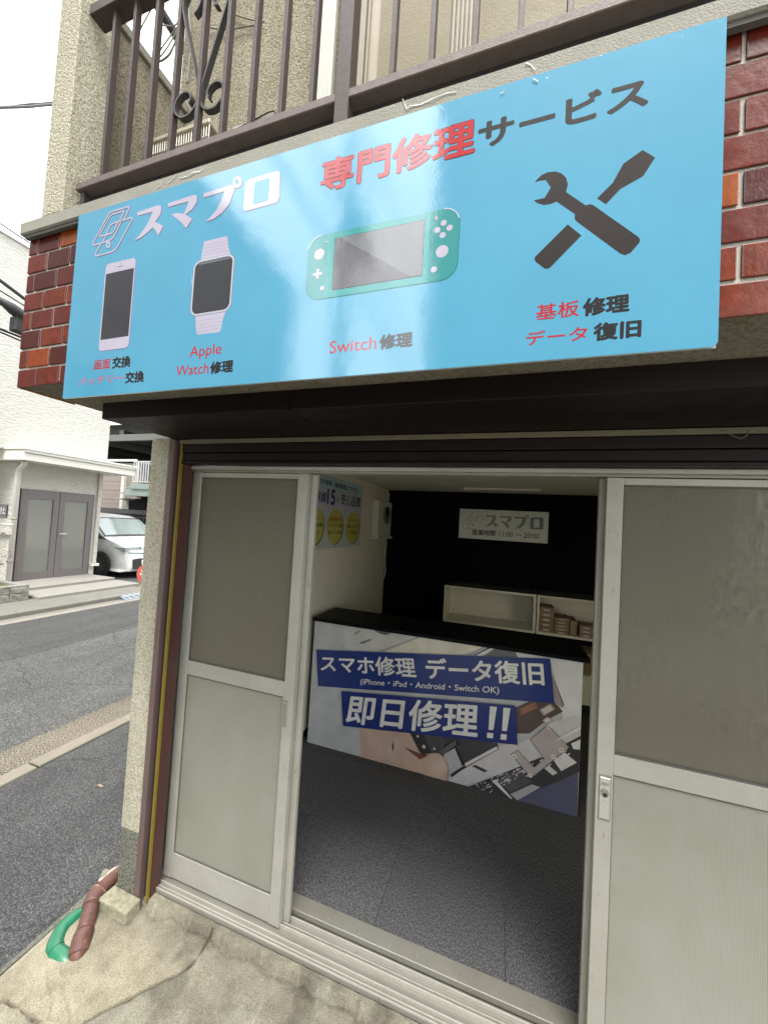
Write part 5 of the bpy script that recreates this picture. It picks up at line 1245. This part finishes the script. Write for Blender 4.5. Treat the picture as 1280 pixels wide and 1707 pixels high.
# twiggy shrub
SB = thing('twiggy_shrub', 'sparse twiggy shrub with small dark leaves in the block planter', 'shrub', (-8.35, 2.35, 0.18))
tw = MB(); lv = MB(); rs = random.Random(3)
for i in range(26):
    b0 = Vector((-8.35 + rs.uniform(-0.08, 0.08), 2.35 + rs.uniform(-0.1, 0.1), 0.17)); p = b0; dr_ = Vector((rs.uniform(-0.4, 0.5), rs.uniform(-0.7, 0.7), 1)).normalized(); path = [p]
    for k in range(6):
        dr_ = (dr_ + Vector((rs.uniform(-0.3, 0.3), rs.uniform(-0.4, 0.4), rs.uniform(-0.15, 0.2)))).normalized(); p = p + dr_ * rs.uniform(0.07, 0.15); path.append(p)
        for q in range(6):
            c = p + Vector((rs.uniform(-0.07, 0.07), rs.uniform(-0.08, 0.08), rs.uniform(-0.06, 0.06))); s_ = rs.uniform(0.010, 0.02)
            a = Vector((rs.uniform(-1, 1), rs.uniform(-1, 1), rs.uniform(-1, 1))).normalized(); b3 = a.orthogonal().normalized()
            lv.poly([c - a * s_, c + b3 * s_ * 0.5, c + a * s_, c - b3 * s_ * 0.5])
    tw.tube(path, [0.006 - 0.0008 * k for k in range(len(path))], 5)
part('branches', tw, 'twig', SB); lo = part('leaves', lv, 'leaf', SB); lo['kind'] = 'stuff'

# overhead cables + splice box in front of the white wall
GO = 'overhead street cables at the left edge'
def wires(pa, pb, x, r, label, ext=6.0, sag=0.0):
    a = at(*pa, 0, x); b = at(*pb, 0, x); d = (b - a); L = d.length
    pts = [a - d / L * ext, a, (a + b) / 2 + Vector((0, 0, sag)), b, b + d / L * ext]
    return cable('overhead_cable', pts, r, 'cable', label, 'cable', GO)
wires((0, 466), (45, 500), -4.6, 0.012, 'black overhead cable, highest of those crossing the white wall', sag=-0.01)
wires((0, 484), (45, 512), -4.6, 0.006, 'thin overhead cable just under the highest one on the white wall')
wires((0, 495), (40, 518), -4.6, 0.005, 'thin overhead cable right above the black splice box')
wires((0, 548), (35, 562), -4.6, 0.010, 'upper of the twin overhead cables below the splice box')
wires((0, 553), (35, 568), -4.6, 0.008, 'lower of the twin overhead cables below the splice box')
wires((0, 505), (38, 526), -4.62, 0.018, 'thick overhead cable carrying the black splice box')
s0 = at(20, 514, 0, -4.58); s1 = at(42, 530, 0, -4.58); dd = (s1 - s0).normalized()
sp = thing('splice_box', 'black cable splice box hanging on the thick overhead cable', 'splice box', s0)
part('sleeve', MB().tube([s0 - dd * 0.12, s0, s1 + dd * 0.35], [0.02, 0.055, 0.055], 10), 'cable', sp)
part('closure', MB().box(-4.65, -4.55, s0.y + 0.02, s0.y + 0.45, s0.z - 0.20, s0.z - 0.055, 0.01), 'cable', sp)
a = at(-10, 179, 0, -6); b = at(100, 173, 0, -6)
cable('overhead_cable', [a + (a - b), a, (a + b) / 2 + Vector((0, 0, -0.01)), b, b + (b - a) * 3], 0.016, 'cable', 'black overhead cable crossing the white sky left of the balcony column, lower strand', 'cable', GO)
a = at(-10, 180, 0, -6.02); b = at(100, 169, 0, -6.02)
cable('overhead_cable', [a + (a - b), a, (a + b) / 2 + Vector((0, 0, 0.01)), b, b + (b - a) * 3], 0.013, 'cable', 'black overhead cable crossing the white sky left of the balcony column, upper strand', 'cable', GO)
a = at(0, 372, 0, -5.2); b = at(50, 405, 0, -5.2)
cable('overhead_cable', [a + (a - b) * 4, a, b, b + (b - a) * 6], 0.008, 'cable', 'thin overhead cable just above the roof edge of the white building', 'cable', GO)

# =================================================================== PARKING BUILDING BEHIND
PK = thing('parking_building', 'open grey steel parking building with deep beams behind the white building', 'building', (-13.0, 9.5, -0.12))
def PX(x, y, Y): return at(x, y, 1, Y)
Y8 = 8.0
ztop = PX(183, 706, Y8).z
part('roof_fascia', MB().box(-46, -6.0, Y8 - 0.05, Y8 + 0.02, 4.62, 4.80), 'fascia', PK)
part('roof_deck', MB().box(-46, -6.0, Y8, 20, 4.81, 4.9), 'steel_grey', PK)
for i in range(9): part('roof_beam', MB().box(-46, -6.0, Y8 + 0.5 + i * 1.3, Y8 + 0.68 + i * 1.3, 4.45, 4.80), 'steel_grey', PK)
for i in range(7): part('cross_beam', MB().box(-19 + i * 1.9, -18.8 + i * 1.9, Y8 + 0.05, 20, 4.10, 4.44), 'steel_dark' if i % 2 else 'steel_grey', PK)
part('edge_beam', MB().box(-46, -6.0, Y8 + 0.02, Y8 + 0.2, 4.05, 4.28), 'steel_grey', PK)
part('back_wall', MB().box(-60, -4.0, 20, 20.2, -0.12, 4.9), 'steel_dark', PK)
part('upper_deck', MB().box(-46, -6.0, Y8 + 0.3, 20, 2.35, 2.50), 'steel_dark', PK)
for x in (-18.5, -15.4, -12.0, -9.0): part('column', MB().box(x, x + 0.16, Y8 + 0.35, Y8 + 0.5, -0.12, 4.05), 'steel_grey', PK)
# low guard of the upper deck and tan siding
gz = PX(200, 765, Y8).z
part('deck_guard', MB().box(-22, -12.55, Y8 + 0.21, Y8 + 0.25, gz - 0.05, gz + 0.03), 'balu', PK)
part('deck_guard', MB().box(-22, -12.55, Y8 + 0.21, Y8 + 0.25, gz - 0.30, gz - 0.12), 'steel_grey', PK)
for i in range(8):
    part('siding_board', MB().box(-18, -12.9, Y8 - 0.02 + (0.004 if i % 2 else 0), Y8 + 0.19, 1.62 + i * 0.16, 1.776 + i * 0.16, 0.006), 'tansiding', PK)
part('corner_trim', MB().box(-12.898, -12.75, Y8 - 0.04, Y8 + 0.19, 1.62, 2.88), 'siding2', PK)
part('siding_board', MB().box(-12.748, -12.2, Y8 + 0.05, Y8 + 0.19, 2.0, 2.88), 'tansiding', PK)
part('ground_floor_wall', MB().box(-46, -6.0, Y8 + 1.6, Y8 + 1.7, -0.12, 2.349), 'steel_dark', PK)
part('lintel', MB().box(-18, -10.0, Y8 - 0.04, Y8 + 0.15, 1.46, 1.612), 'steel_dark', PK)
for i in range(14): part('rack_bar', MB().box(-17.5 + i * 0.55, -17.45 + i * 0.55, Y8 + 0.6, Y8 + 0.64, -0.12, 1.62), 'steel_grey', PK)
for z in (1.32, 1.05, 0.8): part('rack_rail', MB().box(-18, -9.5, Y8 + 0.55, Y8 + 0.59, z, z + 0.05), 'steel_grey', PK)
# stair landing with railing
LD = thing('stair_landing', 'pale teal steel landing with a silver baluster railing left of the pillar', 'landing', (-12.0, 7.6, 2.45))
lx0 = PX(222, 790, 7.4).x; zt_ = PX(232, 769, 7.4).z; zb_ = PX(232, 803, 7.4).z
part('landing_deck', MB().box(lx0 - 0.05, lx0 + 2.6, 7.38, 7.9, zb_ - 0.24, zb_ - 0.06, 0.005), 'teal', LD)
part('landing_beam', MB().box(lx0 - 0.35, lx0 + 2.6, 7.42, 7.9, zb_ - 0.46, zb_ - 0.245), 'teal', LD)
for sI in range(3): part('stair_tread', MB().box(lx0 - 0.35 - sI * 0.22, lx0 - 0.06 - sI * 0.22, 7.45, 7.9, zb_ - 0.2 - sI * 0.2, zb_ - 0.16 - sI * 0.2), 'teal', LD)
part('top_rail', MB().box(lx0, lx0 + 2.6, 7.39, 7.43, zt_ - 0.03, zt_ + 0.01), 'balu', LD)
part('bottom_rail', MB().box(lx0, lx0 + 2.6, 7.39, 7.43, zb_ - 0.02, zb_ + 0.01), 'balu', LD)
part('side_rail', MB().box(lx0 - 0.03, lx0 + 0.0, 7.39, 8.1, zt_ + 0.0, zt_ + 0.04), 'balu', LD)
for i in range(24):
    part('baluster', MB().box(lx0 + i * 0.105, lx0 + 0.035 + i * 0.105, 7.395, 7.42, zb_, zt_ - 0.02), 'balu', LD)
part('side_baluster', MB().box(lx0 - 0.12, lx0 - 0.02, 7.6, 7.63, zb_, zt_ + 0.02), 'balu', LD)

# =================================================================== MINIVAN
def van():
    T = thing('minivan', 'white minivan parked nose out beside the white building', 'minivan', (-10.9, 6.05, ZR))
    yn = 5.22; w = 1.62; yf = yn + w          # near and far side
    xn = -8.74                                 # nose
    zg = ZR
    H = 1.58
    # side profile: x back from nose, z  (upper hull)
    prof = [(0.0, 0.30), (-0.02, 0.52), (-0.10, 0.68), (-0.20, 0.79), (-0.62, 0.93), (-0.85, 1.0), (-1.50, 1.44), (-1.75, 1.54), (-2.6, 1.58), (-3.8, 1.56), (-4.25, 1.48), (-4.42, 1.0), (-4.45, 0.45), (-4.40, 0.22)]
    low = [(-4.3, 0.18), (-3.6, 0.18), (-2.0, 0.17), (-1.2, 0.17), (-0.25, 0.16), (-0.05, 0.18)]
    pts = prof + low
    def inset(x, z):
        e = 0.0
        if z > 0.93: e += (z - 0.93) / 0.65 * 0.15
        if x > -0.5: e += ((x + 0.5) / 0.5) ** 2 * 0.20
        if x < -4.1: e += ((-4.1 - x) / 0.35) ** 2 * 0.08
        return e
    bm = bmesh.new(); K = 10; rows = []
    for (x, z) in pts:
        row = []; e = inset(x, z)
        for k in range(K + 1):
            t = k / K; s = (t - 0.5) * 2
            bow = (1 - s * s)
            y = yn + e + t * (w - 2 * e)
            xx = xn + x + (0.09 * bow if x > -0.7 else (0.05 * bow if x > -1.8 else 0))
            zz_ = zg + z + (0.02 * bow if z > 0.9 else 0) - (0.03 * abs(s) ** 8 if z > 1.5 else 0)
            row.append(bm.verts.new((xx, y, zz_)))
        rows.append(row)
    n = len(rows)
    for i in range(n):
        for k in range(K):
            f = bm.faces.new((rows[i][k], rows[(i + 1) % n][k], rows[(i + 1) % n][k + 1], rows[i][k + 1])); f.smooth = True
    for k in (0, K):
        loop = [rows[i][k] for i in range(n)]
        f = bm.faces.new(loop if k == 0 else loop[::-1])
    bmesh.ops.recalc_face_normals(bm, faces=bm.faces)
    body = part('body', bm, 'vanwhite', T)
    bv = body.modifiers.new('soften', 'BEVEL'); bv.width = 0.05; bv.segments = 3; bv.limit_method = 'ANGLE'; bv.angle_limit = math.radians(50)
    def side(x, z): return (xn + x, yn + inset(x, z) - 0.03, zg + z)
    # windscreen: follows rows 5-6
    def front(x, z, s, off=0.012):
        e = inset(x, z); t = (s + 1) / 2; bow = 1 - s * s
        return (xn + x + (0.05 * bow) + off, yn + e + t * (w - 2 * e), zg + z + 0.02 * bow + off)
    def strip(mb, x0, z0, x1, z1, s0, s1, off=0.012, nn=10):
        a = [front(x0, z0, s0 + (s1 - s0) * k / nn, off) for k in range(nn + 1)]; b = [front(x1, z1, s0 + (s1 - s0) * k / nn, off) for k in range(nn + 1)]
        for k in range(nn): mb.poly([a[k], a[k + 1], b[k + 1], b[k]])
    ws = MB(); strip(ws, -0.90, 1.03, -1.50, 1.43, -0.90, 0.90); part('windscreen', ws, 'carglass', T)
    bd = MB(); strip(bd, -0.86, 1.00, -0.90, 1.03, -0.93, 0.93); strip(bd, -1.50, 1.43, -1.54, 1.455, -0.9, 0.9)
    strip(bd, -0.86, 1.0, -1.54, 1.455, -0.955, -0.90, 0.013, 2); strip(bd, -0.86, 1.0, -1.54, 1.455, 0.90, 0.955, 0.013, 2); part('windscreen_surround', bd, 'black_pl', T)
    # side glass
    part('front_side_window', MB().prism([side(x, z) for x, z in ((-0.80, 0.96), (-1.50, 1.38), (-1.95, 1.40), (-1.98, 0.96))], (0, 0.05, 0)), 'black_pl', T)
    part('quarter_glass', MB().prism([side(x, z) for x, z in ((-0.72, 0.955), (-0.90, 1.03), (-1.0, 1.0), (-1.0, 0.955))], (0, 0.05, 0)), 'black_pl', T)
    part('rear_side_window', MB().prism([side(x, z) for x, z in ((-2.06, 0.99), (-2.04, 1.41), (-3.9, 1.40), (-3.95, 0.99))], (0, 0.05, 0)), 'black_pl', T)
    part('door_seam', MB().prism([side(x, z) for x, z in ((-2.01, 0.25), (-2.02, 0.25), (-2.02, 1.0), (-2.01, 1.0))], (0, 0.004, 0)), 'black_pl', T)
    # front face pieces follow the bowed nose
    def nose(z, s, off=0.008):
        # x on profile at height z
        pr = [(0.16, -0.03), (0.30, 0.0), (0.52, -0.02), (0.68, -0.10), (0.79, -0.20), (0.93, -0.62)]
        for (z0, x0), (z1, x1) in zip(pr, pr[1:]):
            if z0 <= z <= z1: x = x0 + (x1 - x0) * (z - z0) / (z1 - z0); break
        e = inset(x, z); t = (s + 1) / 2; bow = 1 - s * s
        return (xn + x + 0.09 * bow + off, yn + e + t * (w - 2 * e), zg + z)
    def npoly(mb, pts, off=0.008):
        c = [nose(z, s, off) for s, z in pts]; mb.poly(c)
    def nstrip(mb, s0, s1, zlo, zhi, off=0.008, nn=8):
        for k in range(nn):
            a = s0 + (s1 - s0) * k / nn; b = s0 + (s1 - s0) * (k + 1) / nn
            mb.poly([nose(zlo(a), a, off), nose(zlo(b), b, off), nose(zhi(b), b, off), nose(zhi(a), a, off)])
    for sg in (-1, 1):
        hl = MB(); nstrip(hl, sg * 1.0, sg * 0.45, lambda s: 0.63 - 0.05 * (1 - abs(s)) , lambda s: 0.785, 0.010)
        hl.prism([(xn - 0.42, yn - 0.004 if sg < 0 else yf + 0.004, zg + 0.78), (xn - 0.16, (yn + 0.07) if sg < 0 else yf - 0.07, zg + 0.66), (xn - 0.14, (yn + 0.09) if sg < 0 else yf - 0.09, zg + 0.775)], (0.01, -0.012 * (1 if sg < 0 else -1), 0))
        h_ = part('headlight', hl, 'lampglass', T)
        lm = MB()
        for s in (0.62, 0.72, 0.82): c = nose(0.725, sg * s, 0.016); lm.box(c[0] - 0.006, c[0] + 0.004, c[1] - 0.035, c[1] + 0.035, c[2] - 0.014, c[2] + 0.014)
        part('lamp_unit', lm, 'chrome', h_)
        it = MB(); nstrip(it, sg * 0.985, sg * 0.55, lambda s: 0.25, lambda s: 0.52 - 0.10 * abs(abs(s) - 0.72), 0.012, 5); part('bumper_intake', it, 'black_pl', T)
        cb = MB(); nstrip(cb, sg * 0.90, sg * 0.45, lambda s: 0.235, lambda s: 0.258, 0.02, 4); nstrip(cb, sg * 0.66, sg * 0.60, lambda s: 0.33, lambda s: 0.47, 0.018, 2); part('intake_trim', cb, 'chrome', T)
    gr = MB(); nstrip(gr, -0.44, 0.44, lambda s: 0.36, lambda s: 0.77, 0.009); part('grille', gr, 'black_pl', T)
    for i in range(6):
        gb = MB(); z0 = 0.40 + i * 0.062; nstrip(gb, -0.46 - 0.0, 0.46, lambda s: z0, lambda s: z0 + 0.022, 0.024); part('grille_bar', gb, 'chrome', T)
    # wheels
    for x in (-0.84, -3.5):
        for yy_, sg in ((yn - 0.002, -1), (yf + 0.002, 1)):
            c = Vector((xn + x, yy_, zg + 0.30))
            part('wheel_arch', MB().tube([c, c + Vector((0, -0.004 * -sg * 1 + sg * 0.006, 0))], 0.345, 36), 'black_pl', T)
            wh = part('wheel', MB().tube([c + Vector((0, -sg * 0.05, 0)), c + Vector((0, sg * 0.010, 0)), c + Vector((0, sg * 0.018, 0))], [0.30, 0.30, 0.28], 36), 'tyre', T)
            rm = MB()
            for k in range(10):
                a = k * math.pi / 5; d1 = Vector((math.cos(a), 0, math.sin(a))); d2 = Vector((-math.sin(a), 0, math.cos(a)))
                b0 = c + Vector((0, sg * 0.020, 0))
                rm.prism([b0 + d1 * 0.04 - d2 * 0.012, b0 + d1 * 0.04 + d2 * 0.012, b0 + d1 * 0.205 + d2 * 0.022, b0 + d1 * 0.205 + d2 * 0.006, b0 + d1 * 0.1, b0 + d1 * 0.205 - d2 * 0.022], (0, sg * 0.008, 0))
            rm.tube([b0, b0 + Vector((0, sg * 0.01, 0))], 0.05, 16)
            part('rim_spokes', rm, 'steel_grey', wh)
    mi = MB(); p0 = Vector(side(-1.45, 0.98)); mi.box(p0.x - 0.06, p0.x + 0.06, p0.y - 0.2, p0.y - 0.03, p0.z - 0.02, p0.z + 0.13, 0.02, 2); part('wing_mirror', mi, 'vanwhite', T)
    return T
van()
# red board and kerb ramp
rb = thing('red_board', 'faded red round plastic board on a stand in front of the minivan', 'board', (-7.45, 4.9, ZR))
c = at(236, 957, 1, 4.9)
part('red_disc', MB().tube([c + Vector((0.06, -0.008, 0)), c + Vector((0.06, 0.008, 0))], 0.20, 28), 'red', rb)
part('white_mark', MB().box(c.x - 0.05, c.x + 0.17, c.y - 0.0105, c.y - 0.0085, c.z - 0.02, c.z + 0.012).box(c.x + 0.0, c.x + 0.03, c.y - 0.0105, c.y - 0.0085, c.z + 0.05, c.z + 0.11), 'fascia', rb)
part('stand', MB().box(c.x + 0.045, c.x + 0.075, c.y + 0.009, c.y + 0.03, ZR, c.z), 'steel_grey', rb)
part('stand_foot', MB().box(c.x - 0.06, c.x + 0.18, c.y - 0.09, c.y + 0.13, ZR + 0.001, ZR + 0.03, 0.005), 'steel_grey', rb)
kr = thing('kerb_ramp', 'small blue grey metal kerb ramp at the far gutter', 'ramp', (-6.9, 3.95, ZR))
ra = at(220, 1001, 2, ZR)
part('ramp_plate', MB().prism([(ra.x - 0.30, ra.y - 0.05, -0.045), (ra.x - 0.10, ra.y - 0.05, ZR + 0.006), (ra.x - 0.08, ra.y + 0.5, ZR + 0.006), (ra.x - 0.30, ra.y + 0.5, -0.045)], (0, 0, -0.02)), 'bluegrey', kr)
for i in range(5): part('tread_rib', MB().box(ra.x - 0.29, ra.x - 0.11, ra.y + i * 0.11, ra.y + 0.02 + i * 0.11, -0.075, -0.050), 'balu', kr)

# =================================================================== NEIGHBOURHOOD BEHIND THE CAMERA (seen in the sign's gloss; the white house only bounces light)
def house(label, x0, x1, y0, y1, h, wall, group='neighbouring houses behind the camera', blank=False):
    Hh = thing('neighbour_house', label, 'building', ((x0 + x1) / 2, (y0 + y1) / 2, ZR), group)
    part('wall', MB().box(x0, x1, y0, y1, ZR, h), wall, Hh)
    part('roof', MB().prism([(x0 - 0.3, y0 - 0.3, h + 0.001), (x1 + 0.3, y0 - 0.3, h + 0.001), ((x0 + x1) / 2, y0 - 0.3, h + 0.6)], (0, y1 - y0 + 0.6, 0)), 'roof', Hh)
    wn = 0
    for k in range(int((y1 - y0) / 2.2)):
        for z in (1.2, 3.8):
            if z + 1.2 > h: continue
            for xs_, d in ((x1, 0.02), (x0, -0.02)):
                part('window', MB().box(min(xs_, xs_ + d), max(xs_, xs_ + d), y0 + 0.7 + k * 2.2, y0 + 1.8 + k * 2.2, z, z + 1.1), 'glass_dark', Hh)
    for k in range(0 if blank else int((x1 - x0) / 2.2)):
        for z in (1.2, 3.8, 6.4, 9.0):
            if z + 1.2 > h: continue
            part('window', MB().box(x0 + 0.7 + k * 2.2, x0 + 1.8 + k * 2.2, y1, y1 + 0.02, z, z + 1.1), 'glass_dark', Hh)
    return Hh
house('tall grey neighbour block right behind the photographer', -2.15, 5.2, -20.0, -9.0, 14.2, 'far_wall', blank=True)
house('added white house before the tall grey block, bouncing light into the shop', -2.1, 5.0, -8.95, -8.0, 4.2, 'siding', blank=True)  # unseen pale house added as a light bouncer for the interior
house('low grey house across the road, nearest one behind the photographer', -17.5, -9.4, -13.8, -4.2, 11.7, 'far_wall')
house('second pale house across the road behind the photographer', -18.5, -9.4, -20.5, -14.4, 6.2, 'pale_wall')
house('third pale house far down the road behind the photographer', -18.5, -9.6, -32.0, -21.0, 7.4, 'pale_wall')
PO_ = thing('utility_pole', 'concrete utility pole with crossarm on the road side behind the photographer', 'pole', (-3.6, -7.0, ZR))
part('shaft', MB().tube([(-3.6, -7.0, ZR), (-3.6, -7.0, 11.0)], [0.17, 0.12], 16), 'pole', PO_)
part('crossarm', MB().box(-4.4, -2.8, -7.06, -6.94, 9.2, 9.3), 'steel_grey', PO_)
part('transformer', MB().tube([(-3.25, -7.0, 7.4), (-3.25, -7.0, 8.3)], 0.22, 16), 'steel_grey', PO_)
for i, (x, z, r_) in enumerate(((-4.3, 9.35, 0.02), (-2.9, 9.35, 0.02), (-3.6, 8.6, 0.03), (-3.45, 7.0, 0.05))):
    cable('street_cable', [(x - 1.0, -40, z + 0.2), (x - 0.5, -20, z - 0.35), (x, -7.0, z), (x - 0.3, 6, z - 0.3), (x - 0.6, 22, z + 0.1)], r_, 'cable',
          ('overhead street cable on the outer end of the crossarm', 'overhead street cable on the inner end of the crossarm', 'overhead street cable clamped to the pole shaft', 'thick bundled street cable low on the pole')[i], 'cable', 'street cables on the utility pole')
